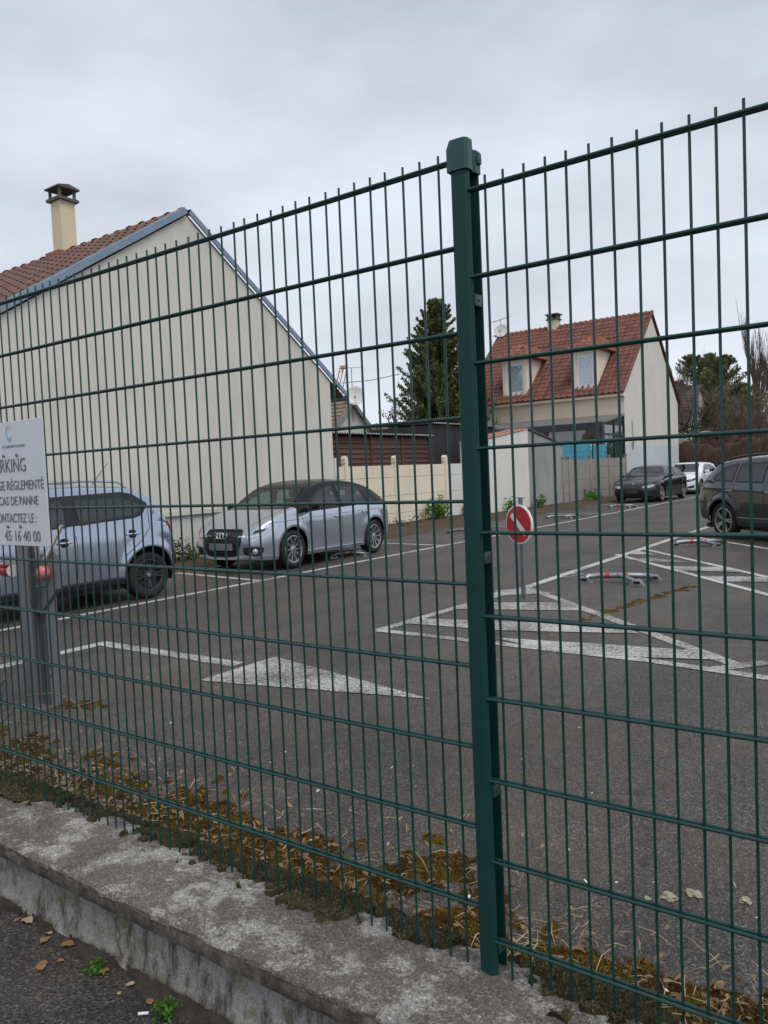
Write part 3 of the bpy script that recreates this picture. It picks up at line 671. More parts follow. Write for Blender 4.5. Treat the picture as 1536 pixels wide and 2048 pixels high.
def both(f):
    for ax in 'LR': f(ax)
def place(root, wheel_xy, wheel_local, heading):
    """put the car so that its wheel (local x, y) stands on the world point; heading = direction of travel"""
    c, s_ = math.cos(heading), math.sin(heading); lx, ly = wheel_local
    root.location = (wheel_xy[0]-(lx*c-ly*s_), wheel_xy[1]-(lx*s_+ly*c), 0.0); root.rotation_euler = (0, 0, heading)

# --- silver hatchback with black roof, nose towards the fence
r = thing('parked_car', 'silver hatchback with black roof and black hexagonal grille parked along the cream wall', 'car', group='cars parked in the lot')
c = Car(dict(wb=2.47, r=0.315, rim=0.225, spokes=10, spokew=(0.022, 0.040), paint=M_SILVER2, roofpaint=M_BLACKG, hoodx=1.12, tailx=-1.74, flare=0.012, tumble=0.44,
    top=[(-1.925, .60), (-1.915, .80), (-1.87, .95), (-1.72, 1.055), (-1.42, 1.215), (-1.2, 1.305), (-.8, 1.395), (-.3, 1.435), (.1, 1.42), (.42, 1.36), (1.14, .985), (1.25, .965), (1.6, .885), (1.86, .79), (1.97, .70), (2.03, .60)],
    belt=[(-1.925, .58), (-1.86, .86), (-1.5, .95), (-.5, .925), (.6, .90), (1.2, .875), (1.65, .80), (1.9, .70), (2.03, .56)],
    plan=[(-1.925, .70), (-1.82, .80), (-1.35, .862), (0, .868), (1.2, .865), (1.6, .835), (1.86, .745), (2.03, .60)],
    bottom=[(-1.925, .30), (-1.6, .24), (-1, .20), (1, .20), (1.7, .19), (2.03, .21)], nose=(0.07, 0.44, 0.05, 0.6)), r)
def f_(ax):
    c.window([(.93, .935), (.28, 1.265), (-.10, 1.315), (-.13, .945)], ax, M_GLASS); c.window([(-.22, .945), (-.20, 1.315), (-.72, 1.295), (-.93, 1.215), (-1.02, .965)], ax, M_GLASS)
    c.window([(-1.07, .97), (-1.0, 1.185), (-1.12, 1.13), (-1.33, .985)], ax, M_GLASS, 0.02, 0.02)
    for p in ([(1.03, .90), (.98, .80), (.96, .36), (1.02, .24)], [(-.17, .93), (-.17, .30)], [(-1.06, .94), (-.92, .62), (-.86, .5), (-.84, .3)], [(.96, .24), (-.84, .24)]): c.line('door_seam', p, ax)
    c.line('shoulder_crease', [(1.7, .775), (.9, .80), (0, .815), (-1.5, .84)], ax, 0.006, 0.001, M_DALLOY)
    c.handle(-.02, .775, ax); c.handle(-.90, .80, ax)
    c.patch('side_skirt', M_SILVER2, [(.86, .185), (-.86, .185), (-.86, .245), (.86, .255)], ax, 0.022, 0.1, thick=0.03)
    c.patch('fuel_flap' if ax == 'R' else 'side_badge', M_SILVER2, rounded([(1.02, .66), (1.07, .66), (1.07, .72), (1.02, .72)], 0.01), ax, 0.003, 0.05)
both(f_)
c.window([(-.66, .97), (.66, .97), (.545, 1.325), (-.545, 1.325)], 'F', M_GLASSM); c.window([(-.56, 1.06), (.56, 1.06), (.47, 1.24), (-.47, 1.24)], 'B', M_GLASSM)
gr = c.patch('grille', M_BLACKP, rounded([(-.30, .285), (.30, .285), (.41, .50), (.37, .665), (-.37, .665), (-.41, .50)], 0.05), 'F', 0.012, 0.05, thick=0.03)
c.patch('grille_frame', M_BLACKG, rounded([(-.315, .27), (.315, .27), (.43, .50), (.385, .685), (-.385, .685), (-.43, .50)], 0.05), 'F', 0.016, 0.05, ring=0.02, thick=0.02, parent=gr)
for z in np.arange(.32, .66, .037): c.line('grille_slat', [(-.33, float(z)), (.33, float(z))], 'F', 0.012, 0.018, M_BLACKG, gr)
for k in range(4):
    y = -.105+.07*k; pc = c.proj(y, .60, 'F', 0.03); MB().tube([(pc.x, y+.047*math.cos(t), .60+.047*math.sin(t)) for t in np.linspace(0, 2*math.pi, 21)], 0.0075, 6).build('emblem_ring', M_CHROME, gr, 60)
c.patch('number_plate', M_PLATEG, [(-.26, .37), (.26, .37), (.26, .475), (-.26, .475)], 'F', 0.022, 0.1, thick=0.01, parent=gr)
for sg in (-1, 1):
    hl = c.patch('headlight', M_LENS, rounded([(sg*.445, .565), (sg*.60, .545), (sg*.745, .60), (sg*.77, .72), (sg*.62, .675), (sg*.43, .635)], 0.025), 'F', 0.004, 0.04)
    c.patch('light_strip', M_CHROME, rounded([(sg*.455, .572), (sg*.60, .555), (sg*.735, .605), (sg*.75, .64), (sg*.60, .59), (sg*.455, .60)], 0.01), 'F', 0.007, 0.04, thick=0.0, parent=hl)
    c.patch('lens', M_LENSD, rounded([(sg*.60, .615), (sg*.735, .655), (sg*.745, .70), (sg*.62, .665)], 0.015), 'F', 0.007, 0.04, thick=0.0, parent=hl)
    fg = c.patch('lower_intake', M_BLACKP, rounded([(sg*.46, .29), (sg*.70, .27), (sg*.745, .40), (sg*.66, .425), (sg*.46, .41)], 0.03), 'F', 0.005, 0.05)
    pf = c.proj(sg*.63, .345, 'F', 0.01); MB().lathe([(0, .018), (.04, .014), (.05, 0), (.05, -.03)], 20, Matrix.Translation(pf), 'x').build('fog_lamp', M_LENS, fg, 40)
    c.patch('tail_light', M_RED, rounded([(sg*.42, .80), (sg*.79, .82), (sg*.78, .95), (sg*.42, .93)], 0.03), 'B', 0.006, 0.05)
c.patch('bumper_lip', M_SILVER2, rounded([(-.62, .225), (.62, .225), (.60, .262), (-.60, .262)], 0.01), 'F', 0.03, 0.06, thick=0.04)
c.line('bonnet_seam', [(1.12, .66), (1.6, .62), (1.88, .50)], 'T'); c.line('bonnet_seam', [(1.12, -.66), (1.6, -.62), (1.88, -.50)], 'T')
c.mirror(.80, .935, M_BLACKG)
for ax in 'LR': c.patch('tail_light', M_RED, rounded([(-1.88, .82), (-1.66, .84), (-1.70, .95), (-1.82, .95)], 0.02), ax, 0.006, 0.05)
pa = c.proj(-1.15, 0, 'T', 0); MB().tube([pa, (pa.x-.17, 0, pa.z+.26)], [0.006, 0.003], 6).build('aerial', M_BLACKP, r)
MB().rbox((-1.47, 0, 1.225), (0.24, 0.98, 0.03), 0.012).build('roof_spoiler', M_BLACKG, r, 50)
c.finish(); r.scale = (.985, 1, 1.035); place(r, onz(592, 1137)[:2], (1.217, .868), R(-90)+R(2.5))

# --- silver-blue tall crossover, tail away from the fence
r = thing('parked_car', 'silver-blue tall small crossover with roof rails behind the parking notice board', 'car', group='cars parked in the lot')
c = Car(dict(wb=2.435, r=0.315, rim=0.215, spokes=8, twin=True, spokew=(0.030, 0.024), rimmat=M_DALLOY, paint=M_SILVER, hoodx=1.12, tailx=-1.60, flare=0.035, tumble=0.30, arch=0.385, crown=0.09, recess=True,
    top=[(-1.74, .60), (-1.735, .82), (-1.69, 1.0), (-1.60, 1.17), (-1.40, 1.38), (-1.2, 1.49), (-.9, 1.54), (-.4, 1.56), (.1, 1.55), (.42, 1.50), (.60, 1.43), (1.10, 1.08), (1.22, 1.04), (1.6, .99), (1.82, .90), (1.92, .75), (1.96, .60)],
    belt=[(-1.74, .58), (-1.70, .92), (-1.4, 1.02), (-.8, 1.005), (0, .98), (.7, .965), (1.2, .95), (1.65, .88), (1.9, .72), (1.96, .56)],
    plan=[(-1.74, .66), (-1.66, .745), (-1.3, .808), (0, .812), (1.2, .812), (1.6, .785), (1.84, .70), (1.96, .58)],
    bottom=[(-1.74, .36), (-1.5, .30), (-1, .26), (1, .26), (1.7, .28), (1.96, .30)], nose=(0.05, 0.55, 0.05, 0.65)), r)
def f_(ax):
    c.patch('window_band', M_TRIM, rounded([(.80, 1.0), (.46, 1.40), (-.95, 1.435), (-1.10, 1.40), (-1.30, 1.265), (-1.17, 1.115), (-1.05, 1.085)], 0.03), ax, 0.0015, 0.06, hole=None, thick=0.004)
    c.window([(.72, 1.01), (.42, 1.36), (-.10, 1.38), (-.10, 1.03)], ax, M_GLASSM, 0.02); c.window([(-.24, 1.04), (-.24, 1.385), (-.93, 1.385), (-1.24, 1.26), (-1.12, 1.13), (-1.0, 1.10)], ax, M_GLASSD, 0.02)
    for p in ([(.83, .98), (.80, .80), (.80, .40)], [(-.17, 1.02), (-.19, .80), (-.17, .36)], [(-1.28, 1.26), (-1.26, .95), (-1.12, .80), (-.86, .62), (-.82, .36)], [(.8, .34), (-.82, .34)]): c.line('door_seam', p, ax, 0.009)
    c.handle(-.02, .855, ax, M_CHROME, 0.19); c.handle(-.98, .885, ax, M_CHROME, 0.19)
    c.line('fuel_flap', [(-1.45, .80), (-1.60, .80), (-1.60, .95), (-1.45, .95), (-1.45, .80)], ax, 0.006); [c.line('pillar_slit', [(-1.33-.08*k, 1.12), (-1.41-.08*k, 1.21)], ax, 0.012) for k in range(3)]
    c.patch('sill_cladding', M_BLACKP, [(.84, .255), (-.82, .255), (-.82, .33), (.84, .33)], ax, 0.02, 0.1, thick=0.03)
    c.patch('tail_light', M_RED, rounded([(-1.72, .84), (-1.64, .84), (-1.58, 1.02), (-1.66, 1.02)], 0.02), ax, 0.012, 0.04, thick=0.02)
    sg = 1 if ax == 'L' else -1; pts = []
    for x in np.linspace(.45, -1.12, 14):
        p = c.proj(float(x), sg*.515, 'T', 0.0); h = 0.055 if -1.05 < x < .40 else 0.0; pts.append((p.x, p.y, p.z+h))
    MB().tube(pts, 0.016, 8).build('roof_rail', M_CHROME if False else M_ALLOY, r, 50)
    xc = -1.2175
    for xc in (-1.2175, 1.2175):
        ps = [(xc+.375*math.cos(t), .315+.375*math.sin(t)) for t in np.linspace(0.05, math.pi-0.05, 22)]; c.line('arch_trim', ps, ax, 0.035, 0.006, M_BLACKP)
both(f_)
c.window([(-.60, 1.09), (.60, 1.09), (.50, 1.46), (-.50, 1.46)], 'F', M_GLASSM); c.window([(-.50, 1.10), (.50, 1.10), (.46, 1.40), (-.46, 1.40)], 'B', M_GLASSD)
gr = c.patch('grille', M_BLACKP, rounded([(-.66, .66), (.66, .66), (.68, .84), (-.68, .84)], 0.05), 'F', 0.008, 0.05)
for sg in (-1, 1): c.patch('headlight', M_LENS, rounded([(sg*.42, .68), (sg*.64, .68), (sg*.66, .82), (sg*.42, .82)], 0.05), 'F', 0.014, 0.05)
pb = MB().rbox((-1.70, 0, .50), (.14, 1.36, .22), .04).build('rear_bumper', M_BLACKP, r, 50); c.patch('number_plate', M_PLATE, [(-.25, .70), (.25, .70), (.25, .80), (-.25, .80)], 'B', 0.01, 0.1)
c.mirror(.70, 1.0, M_SILVER); pa = c.proj(-.95, 0, 'T', 0); MB().tube([pa, (pa.x-.26, 0, pa.z+.30)], [0.006, 0.003], 6).build('aerial', M_BLACKP, r)
c.finish(); place(r, onz(303, 1197)[:2], (-1.2175, .80), R(-90)+R(-1.0))

# --- black coupe
r = thing('parked_car', 'black coupe with bright headlights parked against the grey concrete wall', 'car', group='cars parked in the lot')
c = Car(dict(wb=2.69, r=0.325, rim=0.24, spokes=10, twin=True, spokew=(0.024, 0.024), paint=M_BLACKC, hoodx=.98, tailx=-1.75, flare=0.014, tumble=0.46,
    top=[(-2.19, .60), (-2.18, .85), (-2.1, 1.0), (-1.75, 1.06), (-1.5, 1.12), (-.9, 1.33), (-.5, 1.40), (-.05, 1.415), (.3, 1.36), (1.02, 1.01), (1.2, .97), (1.7, .89), (2.05, .77), (2.18, .68), (2.24, .58)],
    belt=[(-2.19, .58), (-2.1, .90), (-1.5, .96), (-.5, .93), (.6, .905), (1.2, .88), (1.8, .80), (2.1, .70), (2.24, .54)],
    plan=[(-2.19, .70), (-2.0, .81), (-1.4, .882), (0, .87), (1.3, .882), (1.8, .84), (2.08, .74), (2.24, .58)],
    bottom=[(-2.19, .30), (-1.6, .22), (1.6, .19), (2.24, .20)], nose=(0.07, 0.46, 0.05, 0.6)), r)
def f_(ax):
    c.window([(.82, .945), (.22, 1.27), (-.30, 1.315), (-.36, .965)], ax, M_GLASSM); c.window([(-.42, .965), (-.37, 1.315), (-.72, 1.27), (-1.25, 1.06), (-1.15, .985)], ax, M_GLASSM)
    for p in ([(.98, .90), (.92, .72), (.95, .26)], [(-.42, .96), (-.52, .7), (-.46, .26)], [(.95, .24), (-.46, .24)]): c.line('door_seam', p, ax)
    c.handle(-.28, .79, ax); c.patch('side_skirt', M_BLACKC, [(.9, .185), (-.95, .185), (-.95, .25), (.9, .25)], ax, 0.02, 0.1, thick=0.03)
both(f_)
c.window([(-.66, 1.0), (.66, 1.0), (.55, 1.335), (-.55, 1.335)], 'F', M_GLASSM); c.window([(-.52, 1.12), (.52, 1.12), (.46, 1.31), (-.46, 1.31)], 'B', M_GLASSM)
for sg in (-1, 1):
    c.patch('grille', M_BLACKP, rounded([(sg*.03, .53), (sg*.26, .52), (sg*.33, .61), (sg*.27, .67), (sg*.05, .68)], 0.04), 'F', 0.012, 0.05, thick=0.02)
    c.patch('headlight', M_LENS, rounded([(sg*.40, .56), (sg*.62, .555), (sg*.76, .61), (sg*.79, .69), (sg*.60, .66), (sg*.40, .635)], 0.03), 'F', 0.006, 0.05)
    c.patch('lower_intake', M_BLACKP, rounded([(sg*.50, .26), (sg*.76, .27), (sg*.74, .40), (sg*.52, .36)], 0.03), 'F', 0.006, 0.05); c.patch('tail_light', M_RED, rounded([(sg*.45, .78), (sg*.80, .78), (sg*.80, .90), (sg*.45, .90)], 0.03), 'B', 0.006, 0.05)
pc = c.proj(0, .705, 'F', .012); MB().lathe([(0, .006), (.034, .005), (.041, 0), (.041, -.01)], 18, Matrix.Translation(pc), 'x').build('emblem', M_CHROME, r, 40)
c.patch('number_plate', M_PLATED, [(-.26, .38), (.26, .38), (.26, .49), (-.26, .49)], 'F', 0.014, 0.1); c.mirror(.70, .95, M_BLACKC)
c.finish(); place(r, (-8.75, 30.6), (1.345, .882), R(-90)+R(-2))

# --- white hatchback
r = thing('parked_car', 'white hatchback parked behind the black coupe', 'car', group='cars parked in the lot')
c = Car(dict(wb=2.62, r=0.32, rim=0.225, spokes=10, paint=M_WHITEC, hoodx=1.06, tailx=-1.85, flare=0.012, tumble=0.42,
    top=[(-2.02, .60), (-2.01, .85), (-1.95, 1.03), (-1.80, 1.17), (-1.5, 1.37), (-1.2, 1.42), (-.6, 1.46), (-.05, 1.46), (.3, 1.40), (1.10, 1.02), (1.25, .98), (1.7, .90), (2.02, .78), (2.17, .68), (2.23, .58)],
    belt=[(-2.02, .58), (-1.95, .90), (-1.5, .98), (-.5, .955), (.6, .925), (1.2, .89), (1.8, .80), (2.1, .70), (2.23, .54)],
    plan=[(-2.02, .70), (-1.9, .81), (-1.4, .892), (0, .897), (1.3, .892), (1.8, .85), (2.08, .74), (2.23, .58)],
    bottom=[(-2.02, .30), (-1.6, .23), (1.6, .20), (2.23, .21)], nose=(0.07, 0.46, 0.05, 0.6)), r)
def f_(ax):
    c.window([(.88, .965), (.26, 1.30), (-.16, 1.355), (-.20, .975)], ax, M_GLASSM); c.window([(-.28, .975), (-.25, 1.355), (-.95, 1.31), (-1.33, 1.14), (-1.22, 1.0)], ax, M_GLASSM)
    for p in ([(1.02, .90), (.97, .72), (1.0, .26)], [(-.23, .96), (-.23, .28)], [(-1.28, 1.0), (-1.0, .62), (-.9, .28)]): c.line('door_seam', p, ax)
    c.handle(-.08, .80, ax); c.handle(-1.0, .83, ax)
both(f_)
c.window([(-.67, 1.0), (.67, 1.0), (.56, 1.375), (-.56, 1.375)], 'F', M_GLASSM); c.window([(-.55, 1.08), (.55, 1.08), (.48, 1.36), (-.48, 1.36)], 'B', M_GLASSM)
c.patch('grille', M_BLACKP, rounded([(-.40, .50), (.40, .50), (.38, .62), (-.38, .62)], 0.04), 'F', 0.008, 0.05)
for sg in (-1, 1):
    c.patch('headlight', M_LENSD, rounded([(sg*.44, .57), (sg*.64, .57), (sg*.80, .65), (sg*.82, .74), (sg*.62, .69), (sg*.44, .64)], 0.03), 'F', 0.006, 0.05)
    c.patch('lower_intake', M_BLACKP, rounded([(sg*.48, .28), (sg*.76, .30), (sg*.78, .42), (sg*.55, .36)], 0.03), 'F', 0.006, 0.05); c.patch('tail_light', M_RED, rounded([(sg*.45, .82), (sg*.80, .82), (sg*.80, .96), (sg*.45, .96)], 0.03), 'B', 0.006, 0.05)
c.patch('number_plate', M_PLATE, [(-.26, .36), (.26, .36), (.26, .47), (-.26, .47)], 'F', 0.014, 0.1); c.mirror(.76, .96, M_WHITEC)
c.finish(); place(r, (-8.95, 37.4), (1.31, .895), R(-90)+R(-2))

# --- dark grey SUV in the angled bays
r = thing('parked_car', 'dark grey SUV with roof rails and red tail light in the angled bay', 'car', group='cars parked in the lot')
c = Car(dict(wb=2.68, r=0.345, rim=0.245, spokes=10, twin=True, spokew=(0.034, 0.034), paint=M_GREYC, hoodx=1.08, tailx=-1.98, flare=0.03, tumble=0.36, arch=0.41, crown=0.085,
    top=[(-2.24, .66), (-2.23, .86), (-2.17, 1.05), (-2.06, 1.17), (-1.80, 1.38), (-1.55, 1.50), (-1.2, 1.545), (-.5, 1.58), (0, 1.575), (.35, 1.52), (1.12, 1.10), (1.3, 1.06), (1.75, .98), (2.05, .88), (2.18, .76), (2.25, .62)],
    belt=[(-2.24, .62), (-2.18, .95), (-1.8, 1.06), (-1, 1.04), (.6, 1.0), (1.2, .97), (1.8, .88), (2.1, .76), (2.25, .58)],
    plan=[(-2.24, .72), (-2.12, .83), (-1.6, .91), (0, .915), (1.3, .915), (1.8, .87), (2.08, .78), (2.25, .64)],
    bottom=[(-2.24, .38), (-1.7, .30), (-1, .26), (1, .26), (1.7, .26), (2.25, .28)], nose=(0.06, 0.55, 0.05, 0.68)), r)
def f_(ax):
    c.window([(.90, 1.04), (.30, 1.42), (-.14, 1.455), (-.18, 1.06)], ax, M_GLASSM); c.window([(-.27, 1.06), (-.24, 1.455), (-.95, 1.44), (-1.02, 1.08)], ax, M_GLASSD)
    c.window([(-1.08, 1.08), (-1.02, 1.435), (-1.36, 1.39), (-1.66, 1.16), (-1.60, 1.10)], ax, M_GLASSD)
    for p in ([(1.0, .98), (.95, .75), (1.0, .34)], [(-.22, 1.05), (-.22, .36)], [(-1.05, 1.06), (-1.0, .85), (-.92, .62), (-.88, .36)]): c.line('door_seam', p, ax)
    c.handle(-.08, .90, ax, M_ALLOY, 0.18); c.handle(-1.12, .925, ax, M_ALLOY, 0.18)
    c.patch('sill_cladding', M_DALLOY, [(.92, .255), (-.90, .255), (-.90, .34), (.92, .34)], ax, 0.018, 0.1, thick=0.03); c.line('sill_strip', [(.9, .42), (-.9, .42)], ax, 0.022, 0.006, M_ALLOY)
    c.patch('tail_light', M_RED, rounded([(-2.20, .90), (-1.96, .94), (-1.98, 1.05), (-2.14, 1.06)], 0.03), ax, 0.008, 0.04)
    c.patch('rear_bumper', M_DALLOY, [(-2.21, .40), (-1.78, .34), (-1.80, .50), (-2.22, .56)], ax, 0.006, 0.05)
    sg = 1 if ax == 'L' else -1; pts = []
    for x in np.linspace(.40, -1.55, 14):
        p = c.proj(float(x), sg*.60, 'T', 0.0); h = 0.045 if -1.45 < x < .32 else 0.0; pts.append((p.x, p.y, p.z+h))
    MB().tube(pts, 0.016, 8).build('roof_rail', M_DALLOY, r, 50)
both(f_)
c.window([(-.68, 1.12), (.68, 1.12), (.57, 1.49), (-.57, 1.49)], 'F', M_GLASSM); c.window([(-.58, 1.10), (.58, 1.10), (.50, 1.47), (-.50, 1.47)], 'B', M_GLASSD)
gr = c.patch('grille', M_BLACKP, rounded([(-.38, .40), (.38, .40), (.50, .66), (.42, .84), (-.42, .84), (-.50, .66)], 0.05), 'F', 0.01, 0.05)
for sg in (-1, 1):
    c.patch('headlight', M_LENS, rounded([(sg*.52, .74), (sg*.76, .76), (sg*.78, .86), (sg*.52, .84)], 0.03), 'F', 0.006, 0.05); c.patch('tail_light', M_RED, rounded([(sg*.45, .92), (sg*.82, .92), (sg*.82, 1.04), (sg*.45, 1.04)], 0.03), 'B', 0.006, 0.05)
c.patch('number_plate', M_PLATE, [(-.26, .68), (.26, .68), (.26, .79), (-.26, .79)], 'B', 0.012, 0.1); c.mirror(.80, 1.05, M_GREYC)
c.finish(); place(r, onz(1445, 1076)[:2], (-1.34, -.915), R(-40))

# ------------------------------------------------------------------ buildings on the left edge of the lot
def render_mat(name, col, stain=0.5, streak=(1, 1, 0.25)):
    m, nt, bs = nodes(name); n1 = noise(nt, 0.8, 5, 0.6); n2 = noise(nt, 2.2, 6, 0.65, stretch=streak); n3 = noise(nt, 90, 3, 0.6)
    c = ramp(nt, n1.outputs['Fac'], [(0.3, G(col, 0.93)), (0.7, G(col, 1.04))]).outputs[0]
    c = mixc(nt, ramp(nt, n2.outputs['Fac'], [(0.50, (0, 0, 0)), (0.78, (stain, stain, stain))]).outputs[0], c, G(col, 0.72))
    nt.links.new(c, bs.inputs['Base Color']); bs.inputs['Roughness'].default_value = 0.92; bs.inputs['Specular IOR Level'].default_value = 0.2
    bump(nt, bs, n3.outputs['Fac'], 0.25, 0.004); MATS[name] = m; return m
M_REND = render_mat('cream_grey_render', (0.62, 0.595, 0.535), 0.6); M_PLINTH = render_mat('plinth_render', (0.62, 0.62, 0.58), 0.5)
M_HOUSE = render_mat('house_cream_render', (0.76, 0.645, 0.505), 0.3); M_HGABLE = render_mat('house_gable_render', (0.62, 0.59, 0.535), 0.3); M_HLOW = render_mat('house_gable_lower_coat', (0.53, 0.56, 0.58), 0.3)
M_OUTW = render_mat('outbuilding_white', (0.66, 0.645, 0.60), 0.3); M_OUTG = render_mat('bare_grey_render', (0.31, 0.305, 0.295), 0.9, (1, 1, 0.4)); M_BEIGE = render_mat('beige_concrete', (0.74, 0.67, 0.53), 0.45); M_WHC = render_mat('white_concrete', (0.66, 0.66, 0.63), 0.4)
M_GREYW = render_mat('grey_concrete', (0.285, 0.265, 0.24), 0.9)
M_ZINC = mat('zinc', (0.20, 0.26, 0.33), 0.42, 0.55, 0.12, 5); M_TILE = mat('roof_tile_red', (0.158, 0.058, 0.040), 0.8, rnd=0.28, var=0.3, scale=9, bmp=0.3, dirt=((0.07, 0.045, 0.038), 5, 0.5, 0.75))
M_TILE3 = mat('roof_tile_orange', (0.205, 0.078, 0.048), 0.8, rnd=0.3, var=0.3, scale=9, bmp=0.3); M_TILE2 = mat('roof_tile_brown', (0.135, 0.066, 0.052), 0.82, rnd=0.2, var=0.25, scale=9, bmp=0.3, dirt=((0.09, 0.07, 0.06), 4, 0.5, 0.75)); M_RIDGE = mat('ridge_tile', (0.26, 0.105, 0.078), 0.8, rnd=0.15, var=0.2, scale=12, bmp=0.3)
M_DORM = render_mat('dormer_cream', (0.76, 0.68, 0.56), 0.2); M_CHIM = render_mat('chimney_render', (0.66, 0.57, 0.40), 0.3); M_CAPC = mat('chimney_cap_concrete', (0.10, 0.095, 0.09), 0.9, bmp=0.3); M_DARKALU = mat('dark_aluminium', (0.035, 0.04, 0.048), 0.4, 0.3)
M_PVC = mat('white_pvc', (0.75, 0.75, 0.75), 0.4, var=0.04); M_CURT = mat('net_curtain', (0.62, 0.65, 0.70), 0.8, var=0.35, scale=14); M_PANE = glass('window_pane', (0.92, 0.95, 0.96)); M_SHUT = mat('roller_shutter', (0.60, 0.61, 0.62), 0.5, var=0.05)
M_WOOD = mat('brown_planks', (0.095, 0.042, 0.028), 0.75, rnd=0.3, var=0.3, scale=3, bmp=0.3, bscale=20, stretch=(1, 0.15, 6)); M_SHED = mat('dark_shed_boards', (0.028, 0.024, 0.026), 0.8, var=0.3, scale=3, rnd=0.1)
M_CORR = mat('corrugated_sheet', (0.30, 0.30, 0.30), 0.6, 0.2, 0.3, 3); M_TV = mat('aerial_metal', (0.30, 0.30, 0.31), 0.45, 0.6); M_DISH = mat('dish_white', (0.62, 0.62, 0.60), 0.5)

def tile_mesh(w, l, t=0.026, h=0.045):
    """one interlocking tile: a roll and a pan, thick lower edge; x across, y up the slope, z out of the roof"""
    prof = [(0, 0.004), (0.12, h), (0.3, h*1.1), (0.45, 0.006), (0.75, 0.0), (1.0, 0.004)]; mb = MB(); n = len(prof); vs = []
    for (y, lift) in ((0, t), (l*1.12, 0.0)): vs += [(p[0]*w, y, p[1]+lift) for p in prof]
    vs += [(p[0]*w, 0, p[1]) for p in prof]
    fs = [(i, i+1, n+i+1, n+i) for i in range(n-1)] + [(2*n+i, 2*n+i+1, i+1, i) for i in range(n-1)]
    return mb.add(vs, fs)
def roof_tiles(parent, org, xdir, updir, width, length, tw, tl, m, keep, score, name='roof_tile'):
    """tiles over a slope; the `keep` tiles with the best score are parts, the rest one joined part"""
    xd = Vector(xdir).normalized(); ud = Vector(updir).normalized(); nd_ = xd.cross(ud).normalized()
    if nd_.z < 0: nd_ = -nd_
    base = Matrix((( *xd, 0), (*ud, 0), (*nd_, 0), (0, 0, 0, 1))).transposed(); spots = []
    for i in range(int(round(width/tw))):
        for j in range(int(round(length/tl))):
            p = Vector(org)+xd*(i*tw)+ud*(j*tl); q = score(p, i, j)
            if q is not None: spots.append((q, p))
    spots.sort(key=lambda a: a[0]); tm = tile_mesh(tw*1.02, tl); me = tm.mesh('roof_tile'); me.materials.append(m); smooth_mesh(me, 50); org_p = Vector(parent.location) + (Vector(parent.parent.location) if parent.parent else Vector())
    for q, p in spots[:keep]:
        mt = base.copy(); mt.translation = p-org_p; mt = mt @ Matrix.Rotation(random.uniform(-.012, .012), 4, 'Z'); piece(name, me, parent, mtx=mt)
    if len(spots) > keep:
        rest = MB()
        for q, p in spots[keep:]:
            mt = base.copy(); mt.translation = p-org_p; rest.add([mt @ Vector(v) for v in tm.v], tm.f)
        me2 = bpy.data.meshes.new('roof_tiles_rest'); me2.from_pydata(rest.v, [], rest.f); o_ = link('roof_tiles', me2, m, parent, 'stuff')
def slab(pts, n, t):
    """thick polygon: pts pushed along n by t"""
    n = Vector(n).normalized()*t; k = len(pts); v = [Vector([float(c) for c in p]) for p in pts]
    return MB().add(v+[p+n for p in v], [tuple(range(k)), tuple(range(2*k-1, k-1, -1))]+[(i, (i+1) % k, k+(i+1) % k, k+i) for i in range(k)])

# --- big gabled building
XG = X_WALL; AP = onx(372, 432, XG); CR = onx(664, 860, XG); EV = onx(676, 782, XG); slope = (AP[2]-EV[2])/(EV[1]-AP[1]); y_l = AP[1]-(EV[1]-AP[1]); XB = XG-9.0
yc0, yc1 = 2*AP[1]-CR[1], CR[1]; zt = AP[2]-slope*(yc1-AP[1]); LV = onx(0, 629, XG); slope_l = (AP[2]+.02-LV[2])/(AP[1]-LV[1]); zt_l = AP[2]-slope_l*(AP[1]-yc0)
root = thing('gabled_building', 'large pale rendered building with blank gable, zinc verge and red tiled roof', 'building', (XG, AP[1], 0))
MB().prism([(yc0, 0.95), (yc1, 0.95), (yc1, zt), (AP[1], AP[2]), (yc0, zt_l)], 'x', XB, XG).build('gable_wall', M_REND, root, world=True)
MB().prism([(yc0-.03, -.05), (yc1+.02, -.05), (yc1+.02, 0.90), (yc0-.03, 0.90)], 'x', XB, XG-0.035).build('plinth', M_PLINTH, root, world=True)
MB().prism([(yc0-.03, 0.895), (yc1+.02, 0.895), (yc1+.02, 0.985), (yc0-.03, 0.985)], 'x', XB, XG+0.02).build('plinth_moulding', M_REND, root, world=True)
MB().box((XG-.02, yc1+.003, 0), (XG+.05, yc1+.09, 1.95)).build('corner_pier', M_PLINTH, root, world=True)
sl = Vector((0, -1, -slope_l)).normalized(); sr = Vector((0, 1, -slope)).normalized(); ov = 0.22; L_ = (EV[1]-AP[1]+ov)/abs(sr.y)
nl_ = Vector((0, -slope_l, 1)).normalized(); nr_ = Vector((0, slope, 1)).normalized(); A0 = Vector((0, AP[1], AP[2]+0.02))
